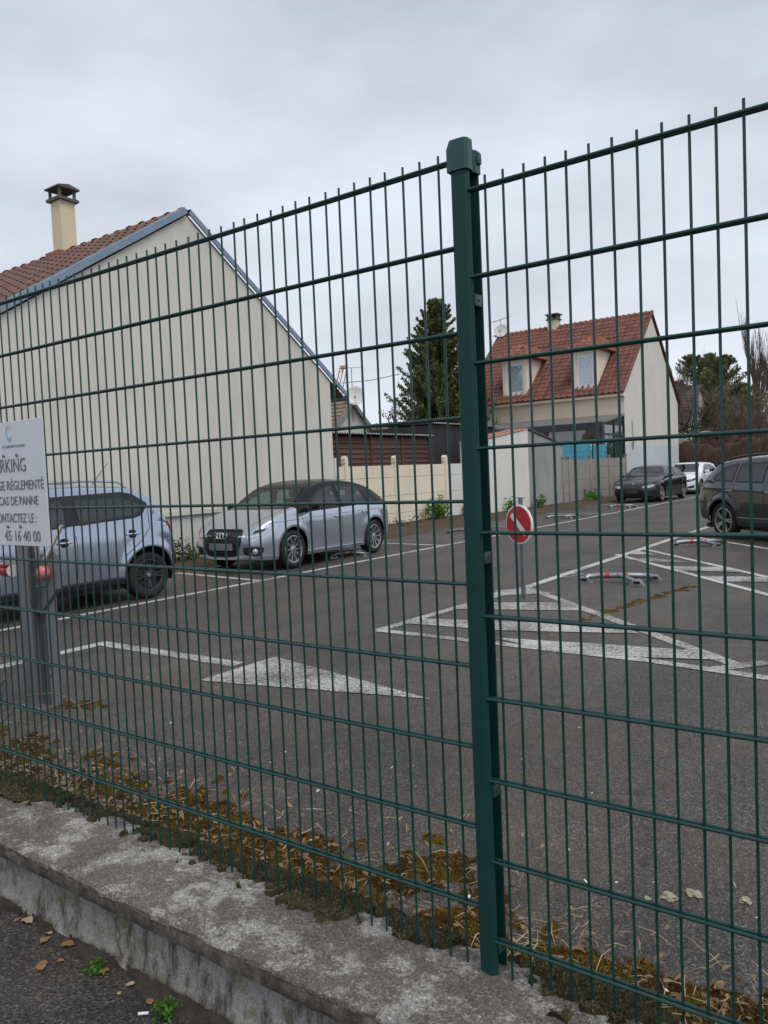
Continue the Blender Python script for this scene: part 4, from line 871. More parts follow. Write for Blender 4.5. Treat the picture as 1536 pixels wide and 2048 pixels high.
for d_, n_, nm in ((sl, nl_, 'roof_slope'), (sr, nr_, 'roof_slope')):
    p0 = Vector((XB, A0.y, A0.z)); p1 = Vector((XG-0.05, A0.y, A0.z)); slab([p0, p1, p1+d_*L_, p0+d_*L_], n_, 0.06).build(nm, M_TILE2, root, world=True)
    # zinc verge pieces, each lapping the next
    k = 6
    for q in range(k):
        a = A0+d_*(L_*q/k); b = A0+d_*(L_*(q+1)/k+0.02); x0 = XG-0.10; lift = n_*(0.012*(1-(q % 2)*0.35))
        mb = MB(); prof = [(x0, 0.13), (XG+0.02, 0.14), (XG+0.065, 0.12), (XG+0.075, 0.012), (XG+0.05, 0.004)]; vs = []
        for base in (a, b): vs += [Vector((px_, base.y, base.z))+n_*pz_+lift for px_, pz_ in prof]
        mb.add(vs, [(i, i+1, 6+i, 5+i) for i in range(4)]); mb.build('verge_trim', M_ZINC, root, 50, world=True)
gy, gz = A0.y+sr.y*L_, A0.z+sr.z*L_
gm = MB(); pr = [(0.0, 0.03), (0.01, -0.05), (0.055, -0.085), (0.10, -0.05), (0.11, 0.035)]
for x in (XB, XG+0.06): gm.add([(x, gy+p[0], gz+p[1]) for p in pr], [])
gm.f = [(i, i+1, 6+i, 5+i) for i in range(4)]; gm.build('gutter', M_ZINC, root, 50, world=True)
MB().box((XB, CR[1]+.01, zt-0.10), (XG-0.02, gy-0.02, zt-0.06)).build('soffit', M_WOOD, root, world=True)
to = Vector((XG-0.12, A0.y, A0.z))+sl*L_+nl_*0.062
roof_tiles(root, to, (-1, 0, 0), -sl, 6.6, L_-0.12, 0.30, 0.335, M_TILE2, 300, lambda p, i, j: (i*0.6-j))
rm = MB(); nseg = 8
for i, (rr_, x) in enumerate(((0.125, 0), (0.125, 0.05), (0.105, 0.055), (0.10, 0.44))):
    for k in range(nseg+1):
        a = math.pi*k/nseg; rm.v.append((-x, rr_*math.cos(a)*1.15, rr_*math.sin(a)))
for i in range(3):
    for k in range(nseg): rm.f.append((i*(nseg+1)+k, i*(nseg+1)+k+1, (i+1)*(nseg+1)+k+1, (i+1)*(nseg+1)+k))
rme = rm.mesh('ridge_tile', 50); rme.materials.append(M_RIDGE)
for k in range(18): piece('ridge_tile', rme, root, (-0.06-0.40*k, 0, A0.z+0.035+random.uniform(-.006, .006)))
ch = ony(131, 500, AP[1]); cx = ch[0]; ctop = ony(128, 405, AP[1])[2]; cr_ = MB(); cr_.box((cx-.18, AP[1]-.18, ch[2]-.6), (cx+.18, AP[1]+.18, ctop)); cst = cr_.build('chimney', M_CHIM, root, world=True)
MB().prism([(cx-.27, AP[1]-.33), (cx+.27, AP[1]-.33), (cx+.27, AP[1]+.27), (cx-.27, AP[1]+.27)], 'z', ch[2]-.32, ch[2]-.10).build('chimney_flashing', M_RIDGE, root, world=True)
MB().box((cx-.25, AP[1]-.25, ctop), (cx+.25, AP[1]+.25, ctop+.06)).build('chimney_cap', M_CAPC, cst, world=True)
for dx in (-.18, .18):
    for dy in (-.18, .18): MB().lathe([(.05, 0), (.036, .05), (.036, .15), (.05, .20)], 8, Matrix.Translation((cx+dx, AP[1]+dy, ctop+.06))).build('chimney_pier', M_CAPC, cst, world=True)
MB().prism([(AP[1]-.27, ctop+.26), (AP[1]+.27, ctop+.26), (AP[1]+.26, ctop+.295), (AP[1], ctop+.35), (AP[1]-.26, ctop+.295)], 'x', cx-.27, cx+.27).build('chimney_hood', M_CAPC, cst, world=True)

# --- precast concrete wall: beige bays, then a white bay
XW = -12.6
ys_p = [onx(690, 950, XW)[1]-5.0, onx(690, 950, XW)[1]-2.5]+[onx(p, 950, XW)[1] for p in (690, 790, 890)]; ys_p.append(ys_p[-1]+2.5)
root = thing('precast_wall', 'cream precast concrete panel wall with capped posts between gabled building and outbuilding', 'wall', (XW, ys_p[3], 0))
for k, y in enumerate(ys_p):
    mb = MB().prism([(-.065, 0), (.065, 0), (.065, 1.96), (.045, 2.0), (0, 2.03), (-.045, 2.0), (-.065, 1.96)], 'x', -.07, .07); mb.box((-.075, -.075, 1.84), (.075, .075, 1.865)); mb.v = [(v[0]+XW, v[1]+y, v[2]) for v in mb.v]
    mb.build('post', M_BEIGE if k < 5 else M_WHC, root, world=True)
    if k < len(ys_p)-1:
        z = -0.05; y1 = ys_p[k+1]
        for h in (0.45, 0.5, 0.52, 0.34):
            MB().cbox((XW, (y+y1)/2, z+h/2), (.045, y1-y-.10, h-.010)).build('wall_panel', M_BEIGE if k < 4 else M_WHC, root, world=True); z += h

# --- plank shed and dark shed behind it
XS = -13.7; s0 = onx(660, 865, XS); s1 = onx(856, 869, XS); s2 = onx(985, 850, XS)
root = thing('plank_shed', 'brown horizontal plank shed with corrugated roof edge behind the cream wall', 'shed', (XS, s0[1], 0))
pm = MB().prism([(0, 0), (0.045, 0.0), (0.014, 0.155), (0, 0.155)], 'y', 0, 1.0).mesh('plank'); pm.materials.append(M_WOOD)
ya = s0[1]-3.0; nb = 5; bl = (s1[1]-ya)/nb
for b in range(nb):
    for k in range(17):
        o_ = piece('plank', pm, root, (0.0, ya+b*bl-s0[1]+0.01, 0.12+0.145*k)); o_.scale = (1, bl-0.02, 1)
    MB().box((XS+.02, ya+(b+1)*bl-.05, .1), (XS+.065, ya+(b+1)*bl+.03, s1[2]-.09)).build('batten', M_WOOD, root, world=True)
MB().box((XS-2.6, ya, 0), (XS-.01, s1[1], s1[2]-.12)).build('shed_core', M_SHED, root, world=True)
def corrugated(x0, x1, y0, y1, z0, z1, amp=0.022, pitch=0.11, along='y'):
    n = int((y1-y0)/pitch*6); vs = []
    for i in range(n+1):
        y = y0+(y1-y0)*i/n; h = amp*math.sin(2*math.pi*(y-y0)/pitch); vs += [(x0, y, z0+h), (x1, y, z1+h), (x0, y, z0+h-.008), (x1, y, z1+h-.008)]
    fs = []
    for i in range(n): fs += [(4*i, 4*i+1, 4*i+5, 4*i+4), (4*i+2, 4*i+6, 4*i+7, 4*i+3), (4*i, 4*i+4, 4*i+6, 4*i+2)]
    return MB().add(vs, fs)
corrugated(XS+.18, XS-2.7, ya, s1[1]+.1, s1[2]-.04, s1[2]+.10).build('corrugated_roof', M_CORR, root, 60, world=True)
root = thing('dark_shed', 'taller black boarded shed with corrugated roof beside the plank shed', 'shed', (XS, s1[1]+.15, 0))
yb = s1[1]+.16; k = 0
while yb < s2[1]:
    MB().box((XS, yb, 0), (XS+.02+.006*(k % 2), yb+.30, s2[2]-.10)).build('board', M_SHED, root, world=True); yb += .305; k += 1
MB().box((XS-2.4, s1[1]+.16, 0), (XS-.004, yb, s2[2]-.12)).build('shed_core', M_SHED, root, world=True); corrugated(XS+.15, XS-2.5, s1[1]+.12, yb+.05, s2[2]-.05, s2[2]+.03).build('corrugated_roof', M_CORR, root, 60, world=True)

# --- white outbuilding with tiled slope and bare grey flank
XO = -11.9; o0 = onx(968, 880, XO); oR = onx(1055, 859, XO); o1 = onx(1126, 890, XO)
root = thing('outbuilding', 'small outbuilding with white half gable, bare grey half gable and pink tiles', 'outbuilding', (XO, oR[1], 0))
MB().prism([(o0[1], 0), (oR[1], 0), (oR[1], oR[2]), (o0[1], o0[2])], 'x', XO-.9, XO).build('white_wall', M_OUTW, root, world=True)
MB().prism([(oR[1]+.003, 0), (o1[1], 0), (o1[1], o1[2]), (oR[1]+.003, oR[2]-.02)], 'x', XO-.9, XO-.03).build('grey_wall', M_OUTG, root, world=True)
M_PTILE = mat('pink_canal_tile', (0.34, 0.17, 0.125), 0.85, rnd=0.25, var=0.25, scale=10, bmp=0.3)
ud = Vector((0, oR[1]-o0[1], oR[2]-o0[2])).normalized(); ln = math.hypot(oR[1]-o0[1], oR[2]-o0[2])
roof_tiles(root, Vector((XO+.03, o0[1]-.1, o0[2]-.01)), (-1, 0, 0), ud, .92, ln+.1, 0.22, 0.33, M_PTILE, 160, lambda p, i, j: i)
slab([(XO+.02, oR[1]-.01, oR[2]+.02), (XO-.9, oR[1]-.01, oR[2]+.02), (XO-.9, o1[1]+.08, o1[2]+.0), (XO+.02, o1[1]+.08, o1[2]+.0)], (0, .2, 1), .05).build('roof_slab', M_CAPC, root, world=True)

# --- grey precast wall up to the house
XGW = -11.95; pxs = (1137, 1180, 1217, 1251); gy_ = [onx(p, 950, XGW)[1] for p in pxs]; gy_ = [o1[1]-.05]+gy_
root = thing('precast_wall', 'bare grey precast concrete panel wall between outbuilding and dormer house', 'wall', (XGW, gy_[2], 0))
for k, y in enumerate(gy_):
    hh = 1.72+.02*k; MB().rbox((XGW+.01, y, hh/2+.06), (.13, .13, hh+.12), .015).build('post', M_GREYW, root, 30, world=True)
    MB().cbox((XGW+.01, y, hh+.14), (.17, .17, .05)).build('post_cap', M_GREYW, root, world=True)
    if k < len(gy_)-1:
        z = -.05; y1 = gy_[k+1]
        for h in (.5, .5, .5, .30+.02*k): MB().cbox((XGW, (y+y1)/2, z+h/2), (.045, y1-y-.13, h-.012)).build('wall_panel', M_GREYW, root, world=True); z += h
# blue windbreak on a wire panel behind it
M_TARP = mat('blue_windbreak', (0.055, 0.30, 0.42), 0.6, var=0.3, scale=2.5, stretch=(1, 4, 0.6)); XT = XGW-.28
wa, wb_, wc = onx(1124, 890, XT), onx(1183, 890, XT), onx(1214, 890, XT); root = thing('windbreak', 'bright blue fabric windbreak behind wire mesh above the grey wall', 'windbreak', (XT, wa[1], 0))
for a_, b_ in ((wa, wb_), (wb_, wc)):
    n = 16; vs = []
    for i in range(n+1):
        y = a_[1]+(b_[1]-a_[1]-.1)*i/n
        for z in (1.45, 1.9, 2.42): vs.append((XT+.03*math.sin(i*1.3+z*3), y, z+.02*math.sin(i*2)))
    MB().add(vs, [(3*i+j, 3*i+j+1, 3*i+j+4, 3*i+j+3) for i in range(n) for j in range(2)]).build('fabric', M_TARP, root, 60, world=True)
    MB().box((XT+.05, b_[1]-.08, 1.2), (XT+.09, b_[1]-.03, 2.48)).build('mesh_post', M_GREEN, root, world=True)
    for z in np.arange(1.5, 2.45, .2): MB().box((XT+.06, a_[1], float(z)), (XT+.068, b_[1]-.05, float(z)+.008)).build('mesh_wire', M_GREEN, root, world=True)

# --- house with two dormers
XHG = -12.3; HE = onx(1248, 788, XHG); HR = onx(1302, 627, XHG); HB = onx(1348, 800, XHG); HY = HE[1]; RY = HR[1]; RZ = HR[2]; EZ = HE[2]; BY = 2*RY-HY
XL = ony(1000, 674, RY)[0]; hl = XHG-XL
root = thing('dormer_house', 'cream house with steep red tiled roof, two dormers and grey veranda', 'house', (XHG, HY, 0))
MB().prism([(HY, 0), (BY, 0), (BY, EZ), (RY, RZ-.12), (HY, EZ)], 'x', XHG-.25, XHG).build('gable_wall', M_HGABLE, root, world=True)
MB().prism([(HY+.005, 0), (BY-.005, 0), (BY-.005, 2.42), (HY+.005, 2.42)], 'x', XHG-.01, XHG+.006).build('gable_lower_coat', M_HLOW, root, world=True)
MB().prism([(HY, 0), (BY, 0), (BY, EZ), (RY, RZ-.12), (HY, EZ)], 'x', XL, XL+.25).build('far_gable_wall', M_HGABLE, root, world=True)
MB().box((XL+.25, HY+.002, 0), (XHG-.25, HY+.25, EZ-.02)).build('front_wall', M_HOUSE, root, world=True); MB().box((XL+.25, BY-.25, 0), (XHG-.25, BY-.002, EZ-.02)).build('back_wall', M_HOUSE, root, world=True)
MB().box((XL-.08, HY-.30, EZ-.10), (XHG+.08, HY-.02, EZ+.06)).build('gutter', M_HOUSE, root, world=True)
up_f = Vector((0, RY-HY+.35, RZ-EZ-.02)).normalized(); Lf = math.hypot(RY-HY+.35, RZ-EZ-.02); e0 = Vector((0, HY-.35, EZ+.03)); nf = Vector((0, -up_f.z, up_f.y))
slab([(XL-.12, e0.y, e0.z), (XHG+.10, e0.y, e0.z), (XHG+.10, RY, RZ+.01), (XL-.12, RY, RZ+.01)], nf, .05).build('roof_slope', M_TILE, root, world=True)
nb_ = Vector((0, -nf.y, nf.z)); slab([(XL-.12, 2*RY-e0.y, e0.z), (XHG+.10, 2*RY-e0.y, e0.z), (XHG+.10, RY, RZ+.01), (XL-.12, RY, RZ+.01)], nb_, .05).build('roof_slope', M_TILE, root, world=True)
DY = HY+.04
d_l = [ony(p, 745, DY)[0] for p in (1005, 1052)]; d_r = [ony(p, 735, DY)[0] for p in (1146, 1193)]
dz = [(ony(1030, 788, DY)[2], ony(1030, 718, DY)[2]), (ony(1170, 775, DY)[2], ony(1170, 700, DY)[2])]
def in_dormer(p):
    for (a, b), (z0, z1) in ((d_l, dz[0]), (d_r, dz[1])):
        if a-.05 < p.x-.15 < b+.05 and z0+.05 < p.z < z1+.75: return True
    return False
roof_tiles(root, Vector((XHG+.09, e0.y, e0.z))+nf*.052, (-1, 0, 0), up_f, XHG-XL+.2, Lf, 0.30, 0.34, M_TILE, 300, lambda p, i, j: None if in_dormer(p) else i+0.02*j)
for k in range(int((XHG-XL+.2)/.42)+1): piece('ridge_tile', rme, root, (0.10-.42*k, RY-HY, RZ+.045)).scale = (1.08, .9, .8)
for (a, b), (z0, z1) in ((d_l, dz[0]), (d_r, dz[1])):
    def ysl(z): return (e0.y + (z-e0.z)/up_f.z*up_f.y)                 # roof depth at height z
    zm = z1; fr = .16
    cheek = MB()
    for x0_, x1_ in ((a, a+fr), (b-fr, b)): cheek.prism([(DY, z0-.1), (ysl(z0-.1)+.1, z0-.1), (ysl(zm)+.1, zm), (DY, zm)], 'x', x0_, x1_)
    cheek.box((a+fr, DY, z0-.12), (b-fr, DY+.22, z0)); cheek.box((a+fr, DY, zm-.16), (b-fr, DY+.22, zm)); dw = cheek.build('dormer', M_DORM, root, world=True)
    MB().box((a-.04, DY-.06, z0-.16), (b+.04, DY+.02, z0-.115)).build('dormer_sill', M_CAPC, dw, world=True)
    w0, w1, v0, v1 = a+fr, b-fr, z0, zm-.16
    fo_ = MB()
    for bx in (((w0, DY+.07, v0), (w0+.11, DY+.13, v1)), ((w1-.11, DY+.07, v0), (w1, DY+.13, v1)), ((w0+.11, DY+.07, v0), (w1-.11, DY+.13, v0+.11)), ((w0+.11, DY+.07, v1-.20), (w1-.11, DY+.13, v1))): fo_.box(*bx)
    fo_.build('window', M_PVC, dw, world=True); MB().box((w0+.07, DY+.10, v0+.08), (w1-.07, DY+.108, v1-.16)).build('pane', M_PANE, dw, world=True)
    cu = MB(); n = 24; cv = []
    for i in range(n+1):
        x = w0+.05+(w1-w0-.10)*i/n
        for z in (v0+.06, v1-.1): cv.append((x, DY+.122+.008*math.sin(i*1.9), z))
    cu.add(cv, [(2*i, 2*i+1, 2*i+3, 2*i+2) for i in range(n)]).build('curtain', M_CURT, dw, 60, world=True)
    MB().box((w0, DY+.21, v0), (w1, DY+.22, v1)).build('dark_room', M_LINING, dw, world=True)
    # hipped dormer roof
    xm = (a+b)/2; zt_ = zm+.85; yt = DY+.75; ov_ = .26; back = ysl(zt_)+.15
    hp_ = MB(); P_ = [(a-ov_, DY-ov_, zm), (b+ov_, DY-ov_, zm), (xm, yt, zt_), (xm, back, zt_), (a-ov_, ysl(zm)+.2, zm), (b+ov_, ysl(zm)+.2, zm)]
    hp_.add(P_, [(0, 1, 2), (1, 5, 3, 2), (0, 2, 3, 4), (0, 4, 5, 1)]); hr = hp_.build('dormer_roof', M_TILE3, dw, world=True)
    tm_ = tile_mesh(.30, .30)
    for tri, xd_, ud_, in (((0, 1, 2), (1, 0, 0), Vector(P_[2])-Vector(((P_[0][0]+P_[1][0])/2, P_[0][1], zm))), ((1, 5, 3, 2), (0, 1, 0), Vector(P_[2])-Vector((P_[1][0], yt, zm))), ):
        xd_ = Vector(xd_); ud_ = Vector(ud_).normalized(); nn_ = xd_.cross(ud_).normalized(); bs_ = Matrix(((*xd_, 0), (*ud_, 0), (*nn_, 0), (0, 0, 0, 1))).transposed(); o_ = Vector(P_[tri[0]])
        pts2 = [((Vector(P_[t])-o_).dot(xd_), (Vector(P_[t])-o_).dot(ud_)) for t in tri]; mx_ = max(p[0] for p in pts2); my_ = max(p[1] for p in pts2); tme = tm_.mesh('roof_tile'); tme.materials.append(M_TILE3)
        for i in range(int(mx_/.30)+1):
            for j in range(int(my_/.29)+1):
                if in_poly((i*.30+.15, j*.29+.16), pts2): mt = bs_.copy(); mt.translation = o_+xd_*(i*.30)+ud_*(j*.29)+nn_*.012-Vector(root.location); piece('roof_tile', tme, dw, mtx=mt)
hc = ony(1108, 655, RY); ct = ony(1108, 641, RY)[2]; cs = MB().box((hc[0]-.28, RY-.25, RZ-.5), (hc[0]+.28, RY+.25, ct)).build('chimney', M_CHIM, root, world=True)
MB().box((hc[0]-.36, RY-.33, ct), (hc[0]+.36, RY+.33, ct+.06)).build('chimney_cap', M_CAPC, cs, world=True); MB().box((hc[0]-.38, RY-.35, ct+.28), (hc[0]+.38, RY+.35, ct+.34)).build('chimney_hood', M_CAPC, cs, world=True)
for dx in (-.25, 0, .25): MB().box((hc[0]+dx-.05, RY-.25, ct+.06), (hc[0]+dx+.05, RY+.25, ct+.28)).build('chimney_pier', M_CAPC, cs, world=True)
# veranda
VF = onx(1209, 880, XHG+.05)[1]; zf = onx(1209, 842, XHG+.05)[2]; zbk = onx(1244, 826, XHG+.05)[2]; zlow = 1.0; xa, xb = XHG-9.0, XHG-.06
vr = MB().prism([(VF, zf-.10), (HY-.01, zbk-.10), (HY-.01, zbk), (VF, zf)], 'x', xa, xb+.06); ver = vr.build('veranda_roof', mat('veranda_roof_panel', (0.17, 0.165, 0.16), 0.45, 0.2), root, world=True)
MB().box((xa, VF-.10, zf-.34), (xb+.08, VF+.0, zf-.04)).build('veranda_beam', M_DARKALU, ver, world=True)
for x in (xb-.11, xb-2.75, xb-5.4, xb-8.0): MB().box((x, VF-.05, 0), (x+.16, VF+.09, zf-.33)).build('veranda_post', M_DARKALU, ver, world=True)
for x in (xb-2.6, xb-5.25): MB().box((x+.02, VF+.02, .3), (x+2.42, VF+.028, zf-.35)).build('veranda_pane', M_PANE, ver, world=True)
for q, x in enumerate((xb-2.55, xb-5.2)):
    for k in range(9): MB().rbox((x+1.18, VF-.035, .95+.17*k+.08), (2.3, .03, .16), .012).build('shutter_slat', M_SHUT, ver, 40, world=True)
sg_ = MB()
for y in (VF+.09, (VF+HY)/2, HY-.12): sg_.box((xb-.02, y, 0), (xb+.06, y+.09, zf-.1+(y-VF)/(HY-VF)*(zbk-zf)-.02))
for z in (.02, 1.05, zf-.62): sg_.box((xb-.015, VF+.18, z), (xb+.055, HY-.12, z+.09))
sg_.build('veranda_side_frame', M_DARKALU, ver, world=True); MB().box((xb+.01, VF+.18, .1), (xb+.018, HY-.12, zf-.15)).build('veranda_pane', glass('veranda_side_glass', (0.55, 0.66, 0.64)), ver, world=True)
MB().box((XHG-.32, VF+.25, .4), (XHG-.30, HY-.2, 2.75)).build('veranda_blind', mat('pale_blind', (0.48, 0.58, 0.55), 0.8), ver, world=True)
def yagi(parent, base, top, boom_dir, length, n=9):
    base, top = Vector(base), Vector(top); MB().tube([base, top], .02, 6).build('mast', M_TV, parent, world=True); d = Vector(boom_dir).normalized(); s = Vector((0, 0, 1)).cross(d)
    mb = MB().tube([top-d*length/2, top+d*length/2], .012, 6); b_ = mb.build('boom', M_TV, parent, world=True)
    for k in range(n):
        c_ = top-d*length/2+d*(length*k/(n-1)); hl_ = .16+.10*(k == 0); MB().tube([c_-s*hl_, c_+s*hl_], .007, 5).build('element', M_TV, b_, world=True)
def dish(parent, c_, facing, rad=.42):
    f_d = Vector(facing).normalized(); q = f_d.to_track_quat('Z', 'Y').to_matrix().to_4x4(); q.translation = Vector(c_)
    d_ = MB().lathe([(0.0, 0.0), (rad*.4, rad*.03), (rad*.75, rad*.11), (rad, rad*.2), (rad*1.02, rad*.19), (rad*.75, rad*.08), (0.0, -.03)], 26, q).build('dish', M_DISH, parent, 60, world=True)
    MB().tube([q @ Vector((0, -rad*.9, rad*.1)), q @ Vector((0, -rad*.35, rad*.75))], .014, 6).build('feed_arm', M_TV, d_, world=True); MB().cbox((0, -rad*.33, rad*.8), (.09, .09, .12), q).build('feed_horn', M_TV, d_, world=True)
top_l = Vector((XL+.05, RY, RZ)); an = thing('tv_aerial', 'satellite dish and television aerial on the dormer house ridge end', 'aerial', top_l)
dish(an, (XL+.18, RY-.15, RZ+.30), (.15, -1, .25), .40); yagi(an, (XL+.05, RY+.05, RZ-.3), (XL+.05, RY+.05, RZ+1.0), (1, -.35, .05), 1.5, 12)
# meter pipe and conduit on the gable
cd = thing('wall_bracket', 'thin dark metal bracket hanging on the pale gable of dormer house', 'bracket', (XHG+.01, HY+1.0, 2.2)); MB().tube([(.02, 0, 1.4), (.05, 0, .9), (.05, 0, .0)], .02, 6).build('rod', M_TV, cd); MB().tube([(.05, -.12, .3), (.05, .0, .05), (.05, .12, .3), (.05, 0, .6), (.05, -.12, .3)], .018, 6).build('loop', M_TV, cd)

# --- small gabled house with dish, farther left
XF = -24.0; a_ = onx(700, 806, XF); l_ = onx(662, 838, XF); r_ = onx(741, 862, XF); yl = a_[1]-(r_[1]-a_[1])
root = thing('far_house', 'small pale gabled house with brown roof and satellite dish behind plank shed', 'house', (XF, a_[1], 0)); MB().prism([(yl, 0), (r_[1], 0), (r_[1], r_[2]), (a_[1], a_[2]), (yl, r_[2])], 'x', XF-9, XF).build('wall', M_OUTW, root, world=True)
for sg in (-1, 1):
    ye = a_[1]+sg*(r_[1]-a_[1]+.35); ze = a_[2]-(a_[2]-r_[2])*(r_[1]-a_[1]+.35)/(r_[1]-a_[1]); slab([(XF+.2, a_[1], a_[2]), (XF-9, a_[1], a_[2]), (XF-9, ye, ze), (XF+.2, ye, ze)], (0, sg*.5, 1), .14).build('roof_slope', mat('far_brown_roof', (0.20, 0.145, 0.11), 0.9, var=0.3, scale=5), root, world=True)
    slab([(XF+.21, a_[1], a_[2]-.12), (XF+.21, ye, ze-.12), (XF+.21, ye, ze+.12), (XF+.21, a_[1], a_[2]+.14)], (1, 0, 0), .03).build('verge_board', M_CORR, root, world=True)
for k in range(8):                                                                     # tile courses on the side seen from the lot
    f0 = k/8; y0_ = a_[1]-f0*(r_[1]-a_[1]+.35); z0_ = a_[2]-f0*(a_[2]-r_[2])*(r_[1]-a_[1]+.35)/(r_[1]-a_[1]); MB().box((XF-9, y0_-.06, z0_+.13), (XF+.15, y0_, z0_+.175)).build('tile_course', M_TILE2, root, world=True)
an = thing('tv_aerial', 'white satellite dish under a long television aerial on the far small gable', 'aerial', (XF+.1, a_[1], a_[2])); dish(an, (XF+.35, a_[1], a_[2]+.32), (.55, -.8, .2), .48); yagi(an, (XF+.1, a_[1]+.1, a_[2]-.9), (XF+.1, a_[1]+.1, a_[2]+1.75), (-.2, 1, .12), 2.1, 5)
# --- red roofed house far behind
XR = -34.0; a_ = onx(765, 848, XR); root = thing('far_house', 'distant house showing only its low red roof beyond plank shed', 'house', (XR, a_[1], 0)); MB().box((XR-8, a_[1]-5, 0), (XR, a_[1]+9, a_[2]-.9)).build('wall', M_OUTW, root, world=True)
slab([(XR+.3, a_[1]-5.2, a_[2]-.95), (XR+.3, a_[1]+9.2, a_[2]-.95), (XR-4, a_[1]+9.2, a_[2]+.1), (XR-4, a_[1]-5.2, a_[2]+.1)], (.25, 0, 1), .15).build('roof_slope', M_TILE, root, world=True)
# --- far house on the right, behind the hedge
XQ = -14.3; a_ = onx(1398, 773, XQ); e_ = onx(1428, 858, XQ); hw = e_[1]-a_[1]; root = thing('far_house', 'old house with brown tiled roof and white gable behind the brown hedge', 'house', (XQ, a_[1], 0))
MB().prism([(a_[1]-hw, 0), (a_[1]+hw, 0), (a_[1]+hw, e_[2]), (a_[1], a_[2]), (a_[1]-hw, e_[2])], 'x', XQ-8, XQ).build('wall', M_OUTW, root, world=True)
M_OLDT = mat('old_brown_tiles', (0.085, 0.062, 0.055), 0.9, var=0.35, scale=4, bmp=0.4)
for sg in (-1, 1):
    slab([(XQ+.2, a_[1], a_[2]), (XQ-8.2, a_[1], a_[2]), (XQ-8.2, a_[1]+sg*(hw+.3), e_[2]-.3), (XQ+.2, a_[1]+sg*(hw+.3), e_[2]-.3)], (0, sg*.8, 1), .15).build('roof_slope', M_OLDT, root, world=True)
for k in range(14):
    f0 = k/14; y0_ = a_[1]-f0*(hw+.3); z0_ = a_[2]-f0*(a_[2]-e_[2]+.3); MB().box((XQ-8.2, y0_-.22, z0_+.0), (XQ+.15, y0_-.12, z0_+.07)).build('tile_course', M_OLDT, root, world=True)
wp = onx(1408, 845, XQ); MB().box((XQ, wp[1]-.4, 2.4), (XQ+.02, wp[1]+.4, 3.6)).build('window', M_PANE, root, world=True)
p_ = ony(1460, 872, 52); root = thing('far_shed', 'low shed with pale sloping sheet roof behind brown hedge', 'shed', (p_[0], 52, 0)); MB().box((p_[0]-1.6, 51.2, 0), (p_[0]+1.6, 54, p_[2]-.5)).build('wall', M_SHED, root, world=True)
slab([(p_[0]-1.9, 50.8, p_[2]+.25), (p_[0]+1.9, 50.8, p_[2]-.55), (p_[0]+1.9, 54.2, p_[2]-.35), (p_[0]-1.9, 54.2, p_[2]+.45)], (0, 0, 1), .06).build('roof', mat('pale_sheet', (0.33, 0.30, 0.27), 0.7), root, world=True)
# --- construction crane, very far
cp = ony(663, 832, 130.0); ct_ = ony(683, 737, 130.0); root = thing('construction_crane', 'distant orange lattice crane jib above the roofs', 'crane', (cp[0], 130, 0)); M_ORANGE = mat('crane_orange', (0.62, 0.30, 0.14), 0.6)
b0 = Vector(cp); b1 = Vector(ct_); b0 = b0+(b0-b1)*.9; dj = (b1-b0).normalized(); sj = dj.cross(Vector((0, 1, 0))).normalized(); n = 14; jb = MB(); H_ = .75
for s_, o_ in ((-1, 0), (1, 0), (-1, 1), (1, 1)): jb.tube([b0+sj*s_*H_+Vector((0, 1.2*o_, 0)), b1+sj*s_*H_*.6+Vector((0, 1.2*o_, 0))], .11, 5)
for k in range(n):
    f0, f1 = k/n, (k+1)/n; s_ = 1 if k % 2 else -1; jb.tube([b0.lerp(b1, f0)+sj*s_*H_*.9, b0.lerp(b1, f1)-sj*s_*H_*.8], .08, 4)
jb.build('jib', M_ORANGE, root, world=True); MB().tube([b1+Vector((1.2, 0, -.2)), b1+Vector((1.25, 0, -8))], .05, 4).build('hoist_rope', M_TV, root, world=True); MB().rbox(b1+Vector((.6, 0, .2)), (1.5, 1.0, .8), .2).build('jib_head', M_ORANGE, root, world=True)
MB().tube([(b0.x, 130.0, 0), b0], .6, 6).build('mast', M_ORANGE, root, world=True)

# ------------------------------------------------------------------ parking notice board, boom gate, no-entry sign, folding hoops
M_STEEL = mat('grey_steel', (0.20, 0.20, 0.205), 0.5, 0.5, 0.15, 5, 0.05); M_GALV = mat('galvanised', (0.26, 0.28, 0.295), 0.4, 0.7, 0.3, 9); M_SIGN = mat('sign_white', (0.60, 0.62, 0.66), 0.45, var=0.04, scale=3); M_INK = mat('sign_lettering', (0.165, 0.16, 0.17), 0.6, var=0.05)
M_WHITEP = mat('white_enamel', (0.72, 0.71, 0.68), 0.35, var=0.08); M_REDP = mat('red_enamel', (0.46, 0.018, 0.022), 0.35, var=0.1); M_PINK = mat('faded_pink_reflector', (0.52, 0.16, 0.16), 0.35, var=0.15, scale=30)
M_BLUEL = mat('logo_blue', (0.20, 0.45, 0.70), 0.5); M_PINKL = mat('logo_pink', (0.62, 0.42, 0.50), 0.5); M_PALEINK = mat('pale_lettering', (0.36, 0.36, 0.39), 0.6)
def text_mesh(s, size, sx=1.0, align='RIGHT'):
    cu = bpy.data.curves.new('t', 'FONT'); cu.body = s; cu.size = size; cu.align_x = align; cu.extrude = 0.0006; cu.resolution_u = 3
    o_ = bpy.data.objects.new('t', cu); COL.objects.link(o_); bpy.context.view_layer.update()
    me = bpy.data.meshes.new_from_object(o_.evaluated_get(bpy.context.evaluated_depsgraph_get())); bpy.data.objects.remove(o_); bpy.data.curves.remove(cu)
    for v in me.vertices: v.co = (v.co.x*sx, -v.co.z, v.co.y)
    return me
SY = 1.6115; sx0, sx1 = ony(-30, 960, 1.6115)[0], ony(93, 960, SY)[0]; sz0, sz1 = ony(60, 1092, SY)[2], ony(60, 838, SY)[2]
